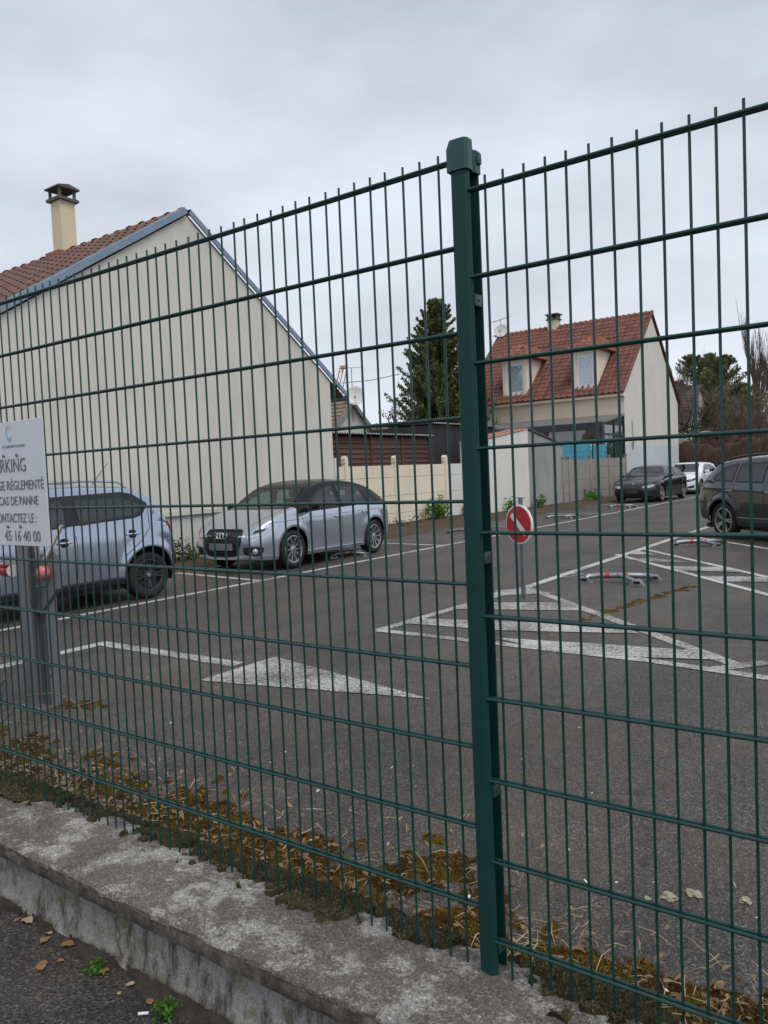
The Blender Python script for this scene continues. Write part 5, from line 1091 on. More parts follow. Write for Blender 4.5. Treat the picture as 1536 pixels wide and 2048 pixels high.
board = thing('parking_notice', 'white parking notice board with grey lettering fixed on the wire fence', 'sign', ((sx0+sx1)/2, SY, sz0))
pn = MB().rbox(((sx0+sx1)/2, SY, (sz0+sz1)/2), (sx1-sx0, .006, sz1-sz0), .002).build('panel', M_SIGN, board, world=True)
for (s, px, py, cap, sx, mm) in (('PARKING', 53, 942, 27, .84, M_INK), ('USAGE RÉGLEMENTÉ', 88, 977, 18.5, .85, M_INK), ('EN CAS DE PANNE', 77, 1009, 17.5, .85, M_INK), ('CONTACTEZ LE :', 74, 1045, 18.5, .77, M_INK), ('45 16 40 00', 82, 1083, 21, .91, M_INK), ('DE CHAMPIGNY-SUR-MARNE', 49, 892, 5.5, .8, M_PALEINK)):
    p = ony(px, py, SY-.0045); size = cap/512/.70; link('lettering', text_mesh(s, size, sx), mm, pn, loc=Vector(p)-board.location)
for (px, py) in ((8, 912), (34, 910), (17, 1053), (42, 1053)):
    p = ony(px, py, SY-.003); MB().lathe([(0, -.006), (.006, -.005), (.0075, 0)], 10, Matrix.Translation(p), 'y').build('bolt', M_STEEL, pn, world=True)
lc = Vector(ony(17, 868, SY-.0045))
def crescent(a0, a1, r0, w, mm, c_):
    mb = MB(); n = 14; vs = []
    for i in range(n+1):
        a = a0+(a1-a0)*i/n; ww = w*math.sin(math.pi*min(1, max(.03, i/n))); vs += [(c_.x+r0*math.cos(a)*.62, c_.y, c_.z+r0*math.sin(a)), (c_.x+(r0-ww)*math.cos(a)*.62, c_.y, c_.z+(r0-ww)*math.sin(a))]
    mb.add(vs, [(2*i, 2*i+1, 2*i+3, 2*i+2) for i in range(n)]).build('logo', mm, pn, world=True)
crescent(R(170), R(350), .030, .015, M_BLUEL, lc); crescent(R(95), R(200), .032, .009, M_BLUEL, lc+Vector((0, -.0004, .002))); crescent(R(20), R(100), .029, .007, M_PINKL, lc+Vector((0, 0, .005)))
GYy = 2.90; gate = thing('boom_gate', 'lowered white and red boom on a grey steel post with latch plate and pink reflector', 'gate', (-5.06, 2.89, 0)); gs = 2.80
pp = MB(); px_ = -5.135
for bx in (((px_-.065, gs+.04, 0), (px_+.065, gs+.049, 1.7)), ((px_-.065, gs+.131, 0), (px_+.065, gs+.14, 1.7)), ((px_-.004, gs+.049, 0), (px_+.004, gs+.131, 1.7))): pp.box(*bx)
pp.build('post', M_STEEL, gate, world=True); MB().box((px_-.12, gs+.01, 0), (px_+.12, gs+.17, .012)).build('base_plate', M_STEEL, gate, world=True)

def gp(px, py, y=GYy): p = ony(px, py, y); return (p[0], p[2])
MB().prism([gp(47, 1094), gp(68, 1094), gp(72, 1118), gp(92, 1120), gp(102, 1098), gp(112, 1110), gp(114, 1178), gp(82, 1224), gp(47, 1224)], 'y', GYy, GYy+.035).build('latch_plate', M_STEEL, gate, world=True)
g0 = gp(66, 1095); MB().box((g0[0]-.06, GYy+.035, 0), (g0[0]+.05, GYy+.12, g0[1]-.05)).build('latch_post', M_STEEL, gate, world=True)
bz = gp(16, 1139)[1]; bxr = gp(34, 1139)[0]; MB().tube([(bxr, GYy-.03, bz), (-9.4, GYy-.03, bz)], .045, 16).build('boom', M_WHITEP, gate, 50, world=True)
for k in range(8):
    x = bxr-.001-.62*k; MB().tube([(x, GYy-.03, bz), (x-.1, GYy-.03, bz)], .0462, 16, False).build('red_band', M_REDP, gate, 50, world=True)
MB().box((-9.4, GYy-.078, bz+.036), (bxr, GYy-.055, bz+.048)).build('red_strip', M_REDP, gate, world=True); MB().box((-9.5, GYy-.1, 0), (-9.38, GYy+.05, bz+.1)).build('pivot_post', M_STEEL, gate, world=True)
rc = ony(84, 1146, GYy-.03); MB().lathe([(0, -.030), (.030, -.027), (.044, -.012), (.048, 0), (.048, .03)], 24, Matrix.Translation(rc), 'y').build('reflector', M_PINK, gate, 50, world=True)
h0, h1 = gp(91, 1121), gp(127, 1050); MB().add([(h0[0]-.012, GYy-.02, h0[1]), (h0[0]+.022, GYy-.02, h0[1]), (h1[0]+.012, GYy-.02, h1[1]), (h1[0]-.012, GYy-.02, h1[1]), (h0[0]-.012, GYy, h0[1]), (h0[0]+.022, GYy, h0[1]), (h1[0]+.012, GYy, h1[1]), (h1[0]-.012, GYy, h1[1])], [(0, 1, 2, 3), (4, 7, 6, 5), (0, 4, 5, 1), (1, 5, 6, 2), (2, 6, 7, 3), (3, 7, 4, 0)]).build('lever', M_WHITEP, gate, world=True)
l0 = [gp(*q) for q in ((78, 1172), (95, 1170), (95, 1156))]; MB().tube([(q[0], GYy-.02, q[1]) for q in l0], .006, 6).build('latch_rod', M_INK, gate, world=True)

sp_ = onz(1042, 1196); nrm = Vector((-.39, -.92, 0)).normalized(); sd = Vector((-nrm.y, nrm.x, 0)); ns_ = thing('no_entry_sign', 'small round red no-entry sign, its white bar tilted, on a short galvanised post', 'sign', sp_)
base = Matrix(((sd.x, -nrm.x, 0, 0), (sd.y, -nrm.y, 0, 0), (0, 0, 1, 0), (0, 0, 0, 1)))          # local x across, y away from the face
def T_(v): return base @ Vector(v)
MB().prism([(-.028, .03), (.028, .03), (.028, .055), (.022, .055), (.022, .036), (-.022, .036), (-.022, .055), (-.028, .055)], 'z', -.02, 1.17, base).build('post', M_GALV, ns_)
MB().cbox((0, .04, 1.175), (.13, .06, .010), base).build('post_cap', M_GALV, ns_)
zc = .865; RB = base @ Matrix.Translation((0, 0, zc))
dk_ = MB().lathe([(0, 0), (.222, 0), (.230, .004), (.232, .02), (.222, .026), (0, .026)], 48, RB, 'y').build('sign_plate', M_WHITEP, ns_, 40)
MB().lathe([(0, -.0015), (.213, -.0015), (.213, .001)], 48, RB, 'y').build('red_face', M_REDP, dk_)
MB().cbox((0, -.003, 0), (.335, .0012, .062), RB @ Matrix.Rotation(R(43), 4, 'Y')).build('white_bar', M_WHITEP, dk_)
MB().box((-.035, .026, -.03), (.035, .034, .03), RB).build('sign_bracket', M_GALV, dk_)

def hoop(loc, rotz, scale, label):
    r_ = thing('parking_hoop', label, 'parking barrier', (loc[0], loc[1], 0.0), rotz, 'fold-down parking hoops lying on the asphalt'); r_.scale = (scale,)*3
    pts = [(-.30, 0, .04), (-.28, .03, .058), (-.18, .06, .066), (.0, .09, .068), (.18, .13, .068), (.28, .20, .058), (.32, .26, .04)]
    MB().tube(pts, .030, 10).build('tube', M_GALV, r_, 50)
    for a, b, mm in ((2, 3, M_REDP), (3, 4, M_REDP)):
        A_, B_ = Vector(pts[a]), Vector(pts[b]); MB().tube([A_.lerp(B_, .35), A_.lerp(B_, .58)], .0312, 10, False).build('coloured_band', mm, r_, 50)
    MB().tube([(.0, .09, .075), (.10, .02, .06), (.22, -.08, .04)], .024, 8).build('lock_arm', M_GALV, r_, 50)
    for (x, y) in ((-.31, -.01), (.24, -.10), (.33, .28)):
        f = MB().prism([(-.075, 0), (.075, 0), (.055, .025), (.03, .055), (-.04, .055), (-.06, .025)], 'y', -.05, .05, Matrix.Translation((x, y, 0))).build('foot', M_GALV, r_); MB().box((x-.02, y-.052, .02), (x+.04, y-.0505, .045)).build('foot_opening', M_HOLE, f)
hoop((-3.40, 9.70), R(5), 1.25, 'folded galvanised parking hoop with red bands near the no-entry sign')
hoop((-3.50, 14.35), R(15), 1.25, 'folded galvanised parking hoop with red bands beside the dark grey SUV')
hoop((-9.0, 26.45), R(0), 1.2, 'folded galvanised parking hoop in front of the black coupe')
hoop((-9.0, 21.2), R(10), 1.2, 'folded galvanised parking hoop in the bay before the outbuilding')
hoop((-9.48, 16.35), R(0), 1.1, 'folded galvanised parking hoop in the bay behind the silver hatchback')
hoop((-9.0, 11.35), R(60), 1.15, 'folded galvanised parking hoop under the silver hatchback')

# ------------------------------------------------------------------ trees and hedge
M_BARK = mat('bark', (0.075, 0.06, 0.05), 0.9, bmp=0.5, bscale=12); M_TWIG = mat('bare_twigs', (0.105, 0.072, 0.055), 0.9, var=0.3); M_TWIG2 = mat('pale_twigs', (0.17, 0.135, 0.10), 0.9, var=0.25)
L_CON = leafmat('conifer_foliage', (0.036, 0.060, 0.024), (0.20, 0.215, 0.085), trans=0.4); L_HOL = leafmat('evergreen_foliage', (0.045, 0.065, 0.03), (0.22, 0.235, 0.10), trans=0.4); L_WEED = leafmat('weed_leaves', (0.035, 0.11, 0.015), (0.13, 0.27, 0.035), trans=0.3); L_DRY = leafmat('dry_weeds', (0.05, 0.04, 0.02), (0.16, 0.12, 0.06))
def conifer(name, label, x, y, h, rad, mleaf, nb=260, per=110, z0=0.6, leaf=.22, asc=.55, power=.8, seed=1, jag=.35, group=None, clump=.2):
    rng = np.random.default_rng(seed); r_ = thing(name, label, 'tree', (x, y, 0), group=group); P = []; bt = MB()
    bt.tube([(0, 0, -.05), (.03, .02, h*.4), (0, 0, h*.97)], [rad*.11, rad*.07, .02], 8)
    for i in range(nb):
        t = rng.random()**1.15; z = z0+(h-z0)*t; ln = rad*((1-t)**power)*(1-jag+jag*2*rng.random())+.12; az = rng.random()*2*math.pi
        d = np.array([math.cos(az), math.sin(az), asc*(.35+.9*rng.random())]); s = rng.random(per)**.7; q = np.outer(s*ln, d)+np.array([0, 0, z]); q[:, 2] += .18*ln*(s**2)
        q += rng.normal(size=(per, 3))*clump*(0.25+.75*ln/rad)*(1.05-s[:, None]*.8); P.append(q)
        if i % 3 == 0: bt.tube([(0, 0, z), tuple(d*ln*.8+np.array([0, 0, z+.1*ln]))], [.03, .008], 4)
    P = np.concatenate(P); P = P[P[:, 2] < h+.1]; V, F = leaf_quads(P, leaf, rng, .34, ((0, 0, 1), .45)); bt.build('trunk', M_BARK, r_); link('crown', fast_mesh('crown', V, F), mleaf, r_); return r_
pc_ = ony(872, 603, 34.0); conifer('conifer', 'tall dark green conifer standing behind the dark shed', pc_[0], 34.0, pc_[2], 2.6, L_CON, 460, 230, .5, .18, .75, .70, 8, .24, clump=.17)
for (px, py, y, rad, sd_, lab) in ((1385, 712, 64, 2.3, 11, 'rounded evergreen tree rising over the old brown roof'), (1482, 770, 60, 2.0, 15, 'lower evergreen tree among the bare shrubs'), (1420, 710, 66, 1.6, 12, 'slim pointed evergreen tree beside the rounded evergreen'), (1447, 714, 62, 2.2, 13, 'bushy pointed evergreen tree next to the slim evergreen'), (1360, 765, 60, 1.9, 14, 'low thin evergreen shrub tree beside the dormer house gable')):
    p = ony(px, py, y); conifer('evergreen_tree', lab, p[0], y, p[2], rad, L_HOL, 240, 70, 1.2, .24, .5, .5, sd_, .42, 'evergreen trees beyond the hedge', clump=.28)
def bare_tree(name, label, x, y, h, spread, seed, fast=0.5, m_=None, levels=4, group=None, r0=None, kids=(4, 7), cat='tree'):
    rng = random.Random(seed); r_ = thing(name, label, cat, (x, y, 0), group=group); tr = MB(); tw = MB()
    def grow(p, d, ln, r, lv):
        pts = [p]; q = p; dd = d
        for k in range(3): dd = (dd+Vector((rng.uniform(-.18, .18), rng.uniform(-.18, .18), fast*.16))).normalized(); q = q+dd*ln/3; pts.append(q)
        (tr if lv == levels else tw).tube(pts, [r, r*.85, r*.68, r*.45], 5 if lv == levels else 3, False)
        if lv == 0: return
        for k in range(rng.randint(*kids)):
            t = rng.uniform(.25, 1.0); i = min(2, int(t*3)); b = pts[i].lerp(pts[i+1], t*3-i); a = Vector((rng.uniform(-1, 1), rng.uniform(-1, 1), rng.uniform(-.2, 1)*fast)); nd2 = (dd*fast*1.4+a*spread).normalized()
            grow(b, nd2, ln*rng.uniform(.45, .72), max(.008, r*.5), lv-1)
    grow(Vector((0, 0, -.05)), Vector((rng.uniform(-.05, .05), rng.uniform(-.05, .05), 1)), h*.6, r0 or h*.014, levels); tr.build('trunk', M_BARK, r_); tw.build('branches', m_ or M_TWIG, r_); return r_
for (px, py, y, sd_) in ((1498, 690, 88, 5), (1524, 694, 92, 6), (1552, 700, 90, 9)): p = ony(px, py, y); bare_tree('poplar', 'bare upright poplar tree far beyond the hedge', p[0], y, p[2]*.95, .24, sd_, 2.0, None, 4, 'bare poplars far off', r0=.16)
p = ony(1385, 800, 50); bare_tree('fruit_tree', 'gnarled bare tree in front of the old white gable', p[0], 50, 5.3, 1.0, 21, .35, mat('dark_twigs', (0.035, 0.028, 0.025), 0.9), 4, r0=.13)
p = ony(1372, 740, 56); bare_tree('young_tree', 'thin bare tree with upright shoots beside the dormer house', p[0], 56, 8.0, .6, 22, .9, None, 4, r0=.06)
for k, (px, py, y, sd_) in enumerate(((1470, 780, 53, 31), (1500, 790, 51, 32), (1530, 790, 54, 33), (1455, 810, 50, 34), (1515, 800, 57, 35))):
    p = ony(px, py, y); bare_tree('bare_shrub', 'tangled reddish brown bare shrub behind the hedge', p[0], y, p[2]*1.05, 1.05, sd_, .45, M_TWIG if k % 2 else M_TWIG2, 4, 'bare shrubs behind the hedge', r0=.05, kids=(5, 8), cat='shrub')
rng = np.random.default_rng(5)
# brown hedge across the end of the lot
HYY = 47.5; hd = thing('brown_hedge', 'dense brown withered hedge across the end of the car park', 'hedge', (-2, HYY, 0)); x0_, x1_ = -13.5, 16.0; nx_ = 220
Vv = []
for i in range(nx_+1):
    x = x0_+(x1_-x0_)*i/nx_; t_ = 2.45+.18*math.sin(i*.21)+.10*math.sin(i*.77)+.09*random.random()
    for (y, z) in ((-.55, 0), (-.62, .8), (-.58, 1.7), (-.4, t_-.15), (0, t_), (.5, t_-.2), (.6, 0)): Vv.append((x+2+.1*random.random(), y+.12*random.uniform(-1, 1), z))
Ff = [(i*7+j, (i+1)*7+j, (i+1)*7+j+1, i*7+j+1) for i in range(nx_) for j in range(6)]; link('core', fast_mesh('core', Vv, Ff), mat('hedge_core', (0.050, 0.030, 0.024), 0.95, var=0.4, scale=3, bmp=0.8, bscale=8), hd)
n = 15000; P = np.stack([rng.uniform(x0_+2, x1_+2, n), rng.uniform(-.78, -.35, n), rng.uniform(.25, 2.65, n)], 1); d = np.stack([rng.normal(0, .25, n), rng.normal(0, .12, n), np.ones(n)], 1); ln_ = rng.uniform(.2, .6, n)[:, None]; s_ = np.array([[.012, 0, 0]])
V = np.stack([P-s_, P+s_, P+d*ln_*.5], 1).reshape(-1, 3); link('twigs', fast_mesh('twigs', V, np.arange(3*n).reshape(n, 3)), leafmat('hedge_twigs', (0.05, 0.028, 0.02), (0.19, 0.115, 0.085), trans=0), hd)
# far wood closing the view behind the houses
def treeline(name, x0, x1, y, h, seed, ml, label):
    rng = np.random.default_rng(seed); n = 26000; x = rng.uniform(x0, x1, n); hh = h*(.55+.25*np.sin(x*.21+seed)+.2*np.sin(x*.57)+.12*np.sin(x*1.7)); z = rng.random(n)**.8*np.maximum(hh, 1.0); P = np.stack([x, y+rng.normal(0, 1.5, n), z], 1); V, F = leaf_quads(P, .55, rng, .5)
    o_ = link(name, fast_mesh(name, V, F), ml); tag(o_, label, 'wood', kind='stuff')
treeline('distant_wood', -30, 60, 118, 8.5, 3, leafmat('distant_wood_foliage', (0.03, 0.03, 0.022), (0.11, 0.095, 0.07), trans=0.1), 'far bare wood behind the hedge')

# ------------------------------------------------------------------ weeds along the walls
def weed(loc, h, rad, n, leaf, seed, label, ml=None, name='weed', group=None, up=.3):
    rng = np.random.default_rng(seed); r_ = thing(name, label, 'plant', loc, group=group); ns = max(5, n//22); P = []; st = MB()
    for k in range(ns):
        a = rng.random()*2*math.pi; q = rng.random()**.6*rad; t = np.array([q*math.cos(a), q*math.sin(a), h*(.45+.55*rng.random())*(1-.35*(q/rad)**2)]); st.tube([(t[0]*.2, t[1]*.2, -.01), tuple(t*np.array([.7, .7, .6])), tuple(t)], [.006*h/.5+.001, .004*h/.5+.001, .001], 4, False)
        s = rng.random(22)**.6; P.append(np.outer(s, t)+rng.normal(size=(22, 3))*leaf*.75)
    P = np.concatenate(P); P[:, 2] = np.maximum(P[:, 2], .005); V, F = leaf_quads(P, leaf, rng, .5, ((0, 0, 1), up)); st.build('stems', L_DRY if ml is L_DRY else L_WEED, r_); link('leaves', fast_mesh('leaves', V, F), ml or L_WEED, r_); return r_
weed((-12.15, 19.7, .07), .78, .48, 620, .10, 1, 'bright green leafy bush at the foot of the cream wall', name='bush')
weed((-11.65, 23.4, .07), .48, .22, 160, .11, 2, 'green leafy weed against the white outbuilding wall')
weed((-11.6, 25.6, .07), .50, .25, 170, .11, 3, 'green leafy weed in front of the grey outbuilding wall')
weed((-11.6, 30.6, .06), .40, .6, 260, .12, 4, 'low green weeds at the foot of the grey panel wall')
weed((-11.55, 34.3, .06), 1.0, .5, 240, .12, 5, 'dark tangled weeds beside the black coupe', L_HOL)
weed((-11.35, 9.3, .07), .42, .42, 200, .09, 6, 'dull green weed at the foot of the big gable', leafmat('dull_weed', (0.03, 0.035, 0.012), (0.10, 0.09, 0.03)))
for k, (y, h) in enumerate(((9.9, .38), (17.4, .3), (18.3, .34), (20.9, .55), (21.7, .4), (15.6, .25))): weed((-11.75-.25*(y > 12), y, .08), h, .35, 110, .06, 40+k, 'dry brown weeds along the soil strip by the walls', L_DRY, 'dry_weed', 'dry weeds on the soil strip')
weed((-2.08, 1.30, PAVE_Z), .04, .025, 260, .013, 51, 'small green weed by the crack in the low wall', up=.1); weed((-1.735, 1.285, PAVE_Z), .05, .03, 260, .015, 52, 'small green weed at the wall foot among fallen leaves', up=.1)

# ------------------------------------------------------------------ moss, litter and twigs along the fence
def hummocks(P, rad, hgt, rng, seg=7, rings=3):
    Vs = []; Fs = []; n0 = 0
    for p, r_, h_ in zip(P, rad, hgt):
        vs = [(p[0], p[1], p[2]+h_)]
        for i in range(1, rings+1):
            a = i/rings*math.pi/2
            for k in range(seg):
                t = 2*math.pi*k/seg+.4*i; q = r_*math.sin(a)*(.75+.5*rng.random()); vs.append((p[0]+q*math.cos(t), p[1]+q*math.sin(t), p[2]+h_*math.cos(a)*(.8+.4*rng.random())-.002))
        for k in range(seg): Fs.append((n0, n0+1+k, n0+1+(k+1) % seg))
        for i in range(rings-1):
            for k in range(seg): a_, b_ = n0+1+i*seg+k, n0+1+i*seg+(k+1) % seg; c_, d_ = a_+seg, b_+seg; Fs.append((a_, c_, d_)); Fs.append((a_, d_, b_))
        Vs += vs; n0 += len(vs)
    return fast_mesh('hummocks', Vs, Fs)
def mossmat(name, c0, c1):
    m = leafmat(name, c0, c1, .95, 0); nt = m.node_tree; b = noise(nt, 260, 3, .7); bump(nt, nt.nodes['Principled BSDF'], b.outputs['Fac'], .9, .01); return m
rng = np.random.default_rng(77)
def vnoise(x, y, seed):
    r_ = np.random.default_rng(seed); T = r_.random((257, 257)); xi = np.floor(x).astype(int); yi = np.floor(y).astype(int); fx = x-xi; fy = y-yi; fx = fx*fx*(3-2*fx); fy = fy*fy*(3-2*fy); a = lambda i, j: T[(xi+i) % 257, (yi+j) % 257]
    return (a(0, 0)*(1-fx)+a(1, 0)*fx)*(1-fy)+(a(0, 1)*(1-fx)+a(1, 1)*fx)*fy
def fbm(x, y, seed, o_=4): return sum(vnoise(x*2**k, y*2**k, seed+k)*.5**(k+1) for k in range(o_))/(1-.5**o_)
def carpet(x0, x1, y0, y1, step, hfun, z):
    nx_, ny_ = int((x1-x0)/step)+1, int((y1-y0)/step)+1; X, Y = np.meshgrid(np.linspace(x0, x1, nx_), np.linspace(y0, y1, ny_), indexing='ij'); H = hfun(X, Y); X = X+rng.normal(0, step*.22, X.shape); Y = Y+rng.normal(0, step*.22, X.shape)
    V = np.stack([X, Y, z+np.maximum(H, -.004)], -1).reshape(-1, 3); k = np.arange(nx_*ny_).reshape(nx_, ny_); F = np.stack([k[:-1, :-1], k[1:, :-1], k[1:, 1:], k[:-1, 1:]], -1).reshape(-1, 4); hm = H.reshape(-1)[F].max(1); F = F[hm > 0]
    used, inv = np.unique(F, return_inverse=True); return fast_mesh('carpet', V[used], inv.reshape(F.shape))
def carpetmat(name, stops, sc):
    m, nt, bs = nodes(name); n1 = noise(nt, sc, 6, .7); n2 = noise(nt, 210, 4, .75); c = ramp(nt, n1.outputs['Fac'], stops).outputs[0]; c = mixc(nt, 1.0, c, ramp(nt, n2.outputs['Fac'], [(.3, (.35, .35, .35)), (.7, (1.5, 1.5, 1.5))]).outputs[0], 'MULTIPLY')
    nt.links.new(c, bs.inputs['Base Color']); bs.inputs['Roughness'].default_value = .97; bs.inputs['Specular IOR Level'].default_value = .1; bump(nt, bs, n2.outputs['Fac'], 1.0, .012); MATS[name] = m; return m
def h_wall(X, Y):
    d = (Y-1.565)/.125; m_ = fbm(X*7, Y*9, 3)*1.25+.45*d-.86+.34*(fbm(X*1.6, Y*1.3, 9)-.5)*2+.55*(vnoise(X*42, Y*42, 15)-.5); lump = np.abs(vnoise(X*30, Y*30, 20)-.5)*2
    return np.where(m_ > 0, .002+.035*np.minimum(m_, .35)+.016*(1-lump)-.005+.004*vnoise(X*110, Y*110, 77), -.004)
o = link('wall_moss', carpet(-5.6, 1.7, 1.55, 1.705, .0075, h_wall, .287), carpetmat('olive_moss', [(.32, (.03, .024, .015)), (.45, (.062, .053, .027)), (.55, (.085, .080, .042)), (.68, (.15, .14, .08))], 22)); smooth_mesh(o.data, 70); tag(o, 'olive brown moss cushions along the back edge of low wall', 'moss', kind='stuff')
def h_ground(X, Y):
    wdt = np.where(X < -1.25, .44, .26)*(1+.5*(fbm(X*1.7, Y*0+2, 31)-.5)); d = np.maximum(Y-2.02, 0)/wdt; m_ = fbm(X*3.2, Y*3.2, 41, 5)*1.25-.12-.60*d+.55*(vnoise(X*19, Y*19, 61)-.5); lump = fbm(X*22, Y*22, 50, 3)
    return np.where(m_ > 0, .006+.07*np.minimum(m_, .3)+.022*(lump-.4), -.004)
o = link('ground_moss', carpet(-6.5, 1.8, 1.69, 3.1, .014, h_ground, .0), carpetmat('rust_and_yellow_moss', [(.30, (.030, .020, .014)), (.44, (.085, .047, .017)), (.52, (.135, .070, .016)), (.57, (.115, .10, .018)), (.70, (.17, .16, .028))], 5.5)); smooth_mesh(o.data, 70); tag(o, 'rusty and yellow green moss on the asphalt behind the fence', 'moss', kind='stuff')
def fuzz(x0, x1, y0, y1, hfun, z, n, size, mm, name, label, seed):
    rg_ = np.random.default_rng(seed); X = rg_.uniform(x0, x1, n); Y = rg_.uniform(y0, y1, n); H = hfun(X, Y); k = H > -.0035; k |= (hfun(X+.012, Y-.008) > -.0035) & (rg_.random(n) < .5); P = np.stack([X[k], Y[k], z+np.maximum(H[k], 0)+size*.25], 1); V, F = leaf_quads(P, size, rg_, .45, ((0, 0, 1), .55))
    return tag(link(name, fast_mesh(name, V, F), mm), label, 'moss', kind='stuff')
fuzz(-4.2, 1.2, 1.55, 1.702, h_wall, .287, 60000, .0075, leafmat('olive_moss_tips', (.03, .025, .015), (.15, .135, .075), .95, 0), 'wall_moss_tips', 'fuzzy olive tips of the moss on the low wall', 5)
fuzz(-4.8, 1.2, 1.95, 2.8, h_ground, .0, 70000, .013, leafmat('rusty_moss_tips', (.03, .018, .010), (.21, .15, .03), .95, 0), 'ground_moss_tips', 'fuzzy rusty and yellow tips of the moss behind the fence', 6)
# dirt gathered at the foot of the low wall on the pavement
def h_dirt(X, Y):
    d = (1.345-Y)/.05; return np.where(fbm(X*7, Y*9, 71)*1.5-.52-.55*d+.4*(vnoise(X*45, Y*45, 72)-.5) > 0, .004+.012*fbm(X*40, Y*40, 75, 2)+.012*(1-d), -.004)
o = link('wall_foot_dirt', carpet(-6, 2.0, 1.25, 1.35, .007, h_dirt, PAVE_Z), mat('kerb_dirt', (0.035, 0.028, 0.022), 0.97, var=0.6, scale=40, bmp=0.9, bscale=120)); smooth_mesh(o.data, 70); tag(o, 'dark dirt gathered at the foot of the low wall', 'dirt', kind='stuff')
# moss filled joint crossing the bays
a_, b_ = onz(1155, 1242), onz(1385, 1172); P = []; rad = []; hg = []
for k in range(190):
    t = rng.random(); p = a_*(1-t)+b_*t; P.append((p[0]+rng.normal(0, .035), p[1]+rng.normal(0, .035), -.004)); r_ = rng.uniform(.015, .045); rad.append(r_); hg.append(r_*.35)
o = link('joint_moss', hummocks(P, rad, hg, rng), MATS['rust_and_yellow_moss']); tag(o, 'yellow moss growing in a joint across the parking bays', 'moss', kind='stuff')
P = []; rad = []; hg = []
for k in range(90):
    p = onz(rng.uniform(80, 205), rng.uniform(1404, 1416)); P.append((p[0], p[1]+rng.normal(0, .03), -.003)); r_ = rng.uniform(.015, .04); rad.append(r_); hg.append(r_*.35)
o = link('post_moss', hummocks(P, rad, hg, rng), MATS['rust_and_yellow_moss']); tag(o, 'moss patch at the foot of the notice board post', 'moss', kind='stuff')
# straw, stalks and leaf scraps
def litter(n, xr, yr, z, lmin, lmax, wid, seed, mm, name, label, flat=.25, wfun=None):
    rng = np.random.default_rng(seed); x = rng.uniform(*xr, n); y = yr[0]+np.abs(rng.normal(0, yr[1], n))*(1 if wfun is None else np.array([wfun(v) for v in x])); az = rng.random(n)*2*math.pi; ln = rng.uniform(lmin, lmax, n); el = rng.normal(0, flat, n); zz = z+np.abs(np.sin(el))*ln*.5+rng.random(n)*.03
    d = np.stack([np.cos(az)*np.cos(el), np.sin(az)*np.cos(el), np.sin(el)], 1)*ln[:, None]*.5; s = np.stack([-np.sin(az), np.cos(az), rng.normal(0, .4, n)], 1)*(wid*(.6+.8*rng.random(n)))[:, None]; c = np.stack([x, y, zz], 1); bend = np.stack([-np.sin(az), np.cos(az), np.zeros(n)], 1)*(rng.normal(0, .14, n)*ln)[:, None]; bend[:, 2] += .06*ln
    V = np.stack([c-d-s*.4, c-d+s*.4, c+bend+s, c+bend-s, c+d+s*.25, c+d-s*.25], 1).reshape(-1, 3); k = np.arange(n)[:, None]*6; F = np.concatenate([k+np.array([[0, 1, 2, 3]]), k+np.array([[3, 2, 4, 5]])]); o_ = link(name, fast_mesh(name, V, F), mm); return tag(o_, label, 'litter', kind='stuff')
wf = lambda x: 1.0 if x < -1.2 else .62
litter(850, (-4.6, 1.0), (1.98, .32), .018, .03, .13, .0017, 1, leafmat('straw', (0.14, 0.09, 0.045), (0.48, 0.38, 0.25), trans=0), 'straw_litter', 'pale straw and stalks scattered behind the fence', .22, wf)
litter(1300, (-4.6, 1.0), (1.98, .28), .02, .015, .045, .007, 2, leafmat('leaf_scraps', (0.06, 0.032, 0.016), (0.40, 0.27, 0.15)), 'leaf_litter', 'brown leaf scraps scattered behind the fence', .45, wf)
litter(60, (-4.6, 1.2), (2.0, .5), .012, .008, .02, .005, 3, leafmat('pale_scraps', (0.5, 0.47, 0.42), (0.8, 0.78, 0.74), trans=0), 'paper_scraps', 'tiny pale scraps among the litter behind the fence', .4)
litter(120, (-6, 2.0), (2.2, 1.6), .006, .012, .05, .003, 6, leafmat('scattered_stalks', (0.25, 0.18, 0.10), (0.5, 0.42, 0.3), trans=0), 'scattered_litter', 'sparse stalks lying on the asphalt lot', .08)
# gravel heap at the left end behind the fence
n = 900; P = np.stack([rng.uniform(-5.2, -3.1, n), 2.0+np.abs(rng.normal(0, .14, n)), rng.uniform(0, .03, n)], 1); o = link('gravel', hummocks(P, rng.uniform(.008, .022, n), rng.uniform(.008, .016, n), rng, 6, 2), leafmat('brown_gravel', (0.06, 0.045, 0.04), (0.26, 0.20, 0.16), .9, 0)); tag(o, 'brown gravel behind the low wall', 'gravel', kind='stuff')
# rubble by the lot patch
def stone(loc, s, seed, label, mm):
    rng = random.Random(seed); bm = bmesh.new(); bmesh.ops.create_icosphere(bm, subdivisions=2, radius=1)
    for v in bm.verts: k = .55+.75*rng.random(); v.co = Vector((v.co.x*s[0]*k, v.co.y*s[1]*k, max(-.2, v.co.z)*s[2]*k+s[2]*.15))
    me = bpy.data.meshes.new('stone'); bm.to_mesh(me); bm.free(); o_ = link('stone', me, mm); o_.location = loc; smooth_mesh(o_.data, 12); return tag(o_, label, 'stone', 'pale rubble stones on the asphalt')
M_STONE = mat('pale_stone', (0.33, 0.30, 0.22), 0.95, bmp=0.6, bscale=30, var=0.25)
for (px, py, s, lab) in ((1335, 1796, .030, 'flat pale stone beside the rubble patch'), (1388, 1790, .028, 'pale lumpy stone in the rubble patch'), (1490, 1803, .024, 'single rounded pale stone alone on the dark asphalt'), (1295, 1797, .012, 'tiny pale stone next to the flat stone')): p = onz(px, py); stone((p[0], p[1], 0), (s, s*.7, s*.6), px, lab, M_STONE)
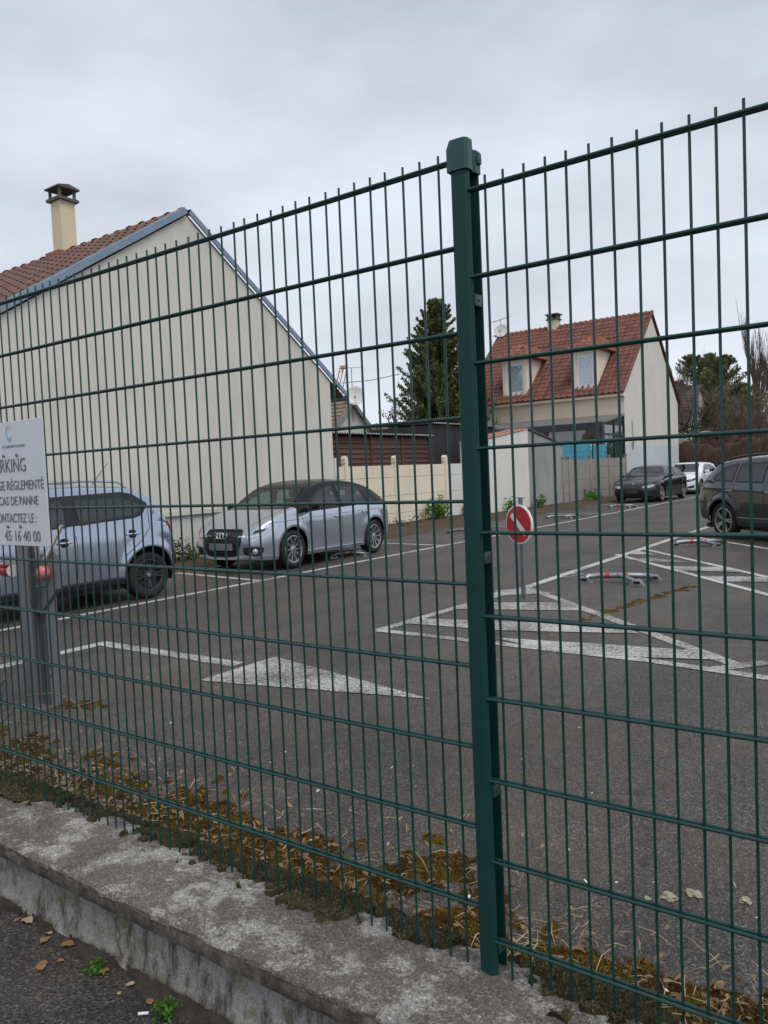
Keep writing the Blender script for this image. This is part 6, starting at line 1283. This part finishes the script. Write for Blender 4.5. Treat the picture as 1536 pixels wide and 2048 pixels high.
# fallen leaves on the pavement
def leaf(loc, s, rz, seed, mm, lab):
    rng = random.Random(seed); mb = MB(); n = 9; vs = []
    for i in range(n):
        t = i/(n-1); w_ = s*.32*math.sin(math.pi*min(1, t*1.05))**.7*(1+.3*rng.uniform(-1, 1)); zc_ = .004+s*.12*math.sin(t*3.0)*rng.uniform(.6, 1.2); vs += [((t-.5)*s, -w_, zc_+s*.10*rng.random()), ((t-.5)*s, 0, zc_), ((t-.5)*s, w_, zc_+s*.10*rng.random())]
    fs = [];
    for i in range(n-1): fs += [(3*i, 3*i+3, 3*i+4, 3*i+1), (3*i+1, 3*i+4, 3*i+5, 3*i+2)]
    o_ = mb.add(vs, fs).build('fallen_leaf', mm, smooth=60); o_.location = [float(q) for q in loc]; o_.rotation_euler = (0, 0, rz); return tag(o_, lab, 'leaf', 'fallen leaves on the pavement')
M_LEAF = leafmat('dry_leaf', (0.23, 0.13, 0.06), (0.36, 0.22, 0.11)); M_LEAF2 = leafmat('pale_dry_leaf', (0.42, 0.32, 0.18), (0.52, 0.42, 0.26))
for k, (px, py, s, mm) in enumerate(((55, 1845, .055, M_LEAF2), (35, 1843, .03, M_LEAF), (97, 1868, .03, M_LEAF2), (90, 1884, .045, M_LEAF), (135, 1893, .05, M_LEAF), (85, 1935, .05, M_LEAF), (121, 1925, .025, M_LEAF), (208, 1945, .04, M_LEAF), (262, 1972, .03, M_LEAF2), (300, 2006, .035, M_LEAF), (345, 2024, .03, M_LEAF), (238, 1990, .018, M_LEAF2), (150, 1870, .025, M_LEAF))):
    p = onz(px, py, PAVE_Z); leaf((p[0], p[1], PAVE_Z), s, k*1.7, k, mm, 'dry curled brown leaf lying on the dark pavement by the low wall')
for k, (px, py) in enumerate(((287, 2030), (340, 2033))):
    p = onz(px, py, PAVE_Z); o_ = MB().tube([(-.014, 0, .0045), (.014, 0, .0045)], .0042, 8).build('cigarette_end', M_WHITEP, None, 50); o_.location = (p[0], p[1], PAVE_Z); o_.rotation_euler = (0, 0, .7+.9*k); tag(o_, 'white cigarette end on the pavement by the low wall', 'litter', 'cigarette ends on the pavement')
# dead creeper hanging in the fence at its left end
cr = thing('dead_creeper', 'dead pale creeper stems tangled behind the fence beside the notice board post', 'plant', (-4.2, 1.9, 0)); rg = random.Random(4)
def stem(pix, r_, y=1.95): MB().tube([Vector(ony(px, py, y+.02*rg.uniform(-1, 1)))-cr.location for px, py in pix], [r_]*(len(pix)-1)+[r_*.4], 5).build('stem', M_TWIG2, cr)
for pix in ([(55, 1392), (100, 1386), (135, 1395), (158, 1412), (172, 1445)], [(0, 1425), (32, 1408), (60, 1398)], [(30, 1405), (36, 1445), (50, 1480)], [(0, 1447), (20, 1430), (34, 1412)], [(36, 1443), (60, 1446), (84, 1450)], [(0, 1485), (20, 1492), (48, 1508)], [(100, 1330), (107, 1345), (96, 1362), (86, 1380)], [(10, 1335), (8, 1360), (0, 1378)], [(150, 1412), (185, 1405), (212, 1398)], [(20, 1480), (45, 1476), (80, 1474)], [(36, 1445), (30, 1470), (22, 1500)]): stem(pix, .0035)
# overhead cable
cb = thing('overhead_cable', 'thin dark overhead cable running behind the roofs to the conifer', 'cable', (XF, 40, 0)); q0 = ony(684, 766, 36); q1 = ony(800, 748, 36); MB().tube([Vector(q0)-cb.location, (Vector(q0)+Vector(q1))/2-cb.location-Vector((0, 0, .1)), Vector(q1)-cb.location], .022, 4).build('wire', M_TV, cb)
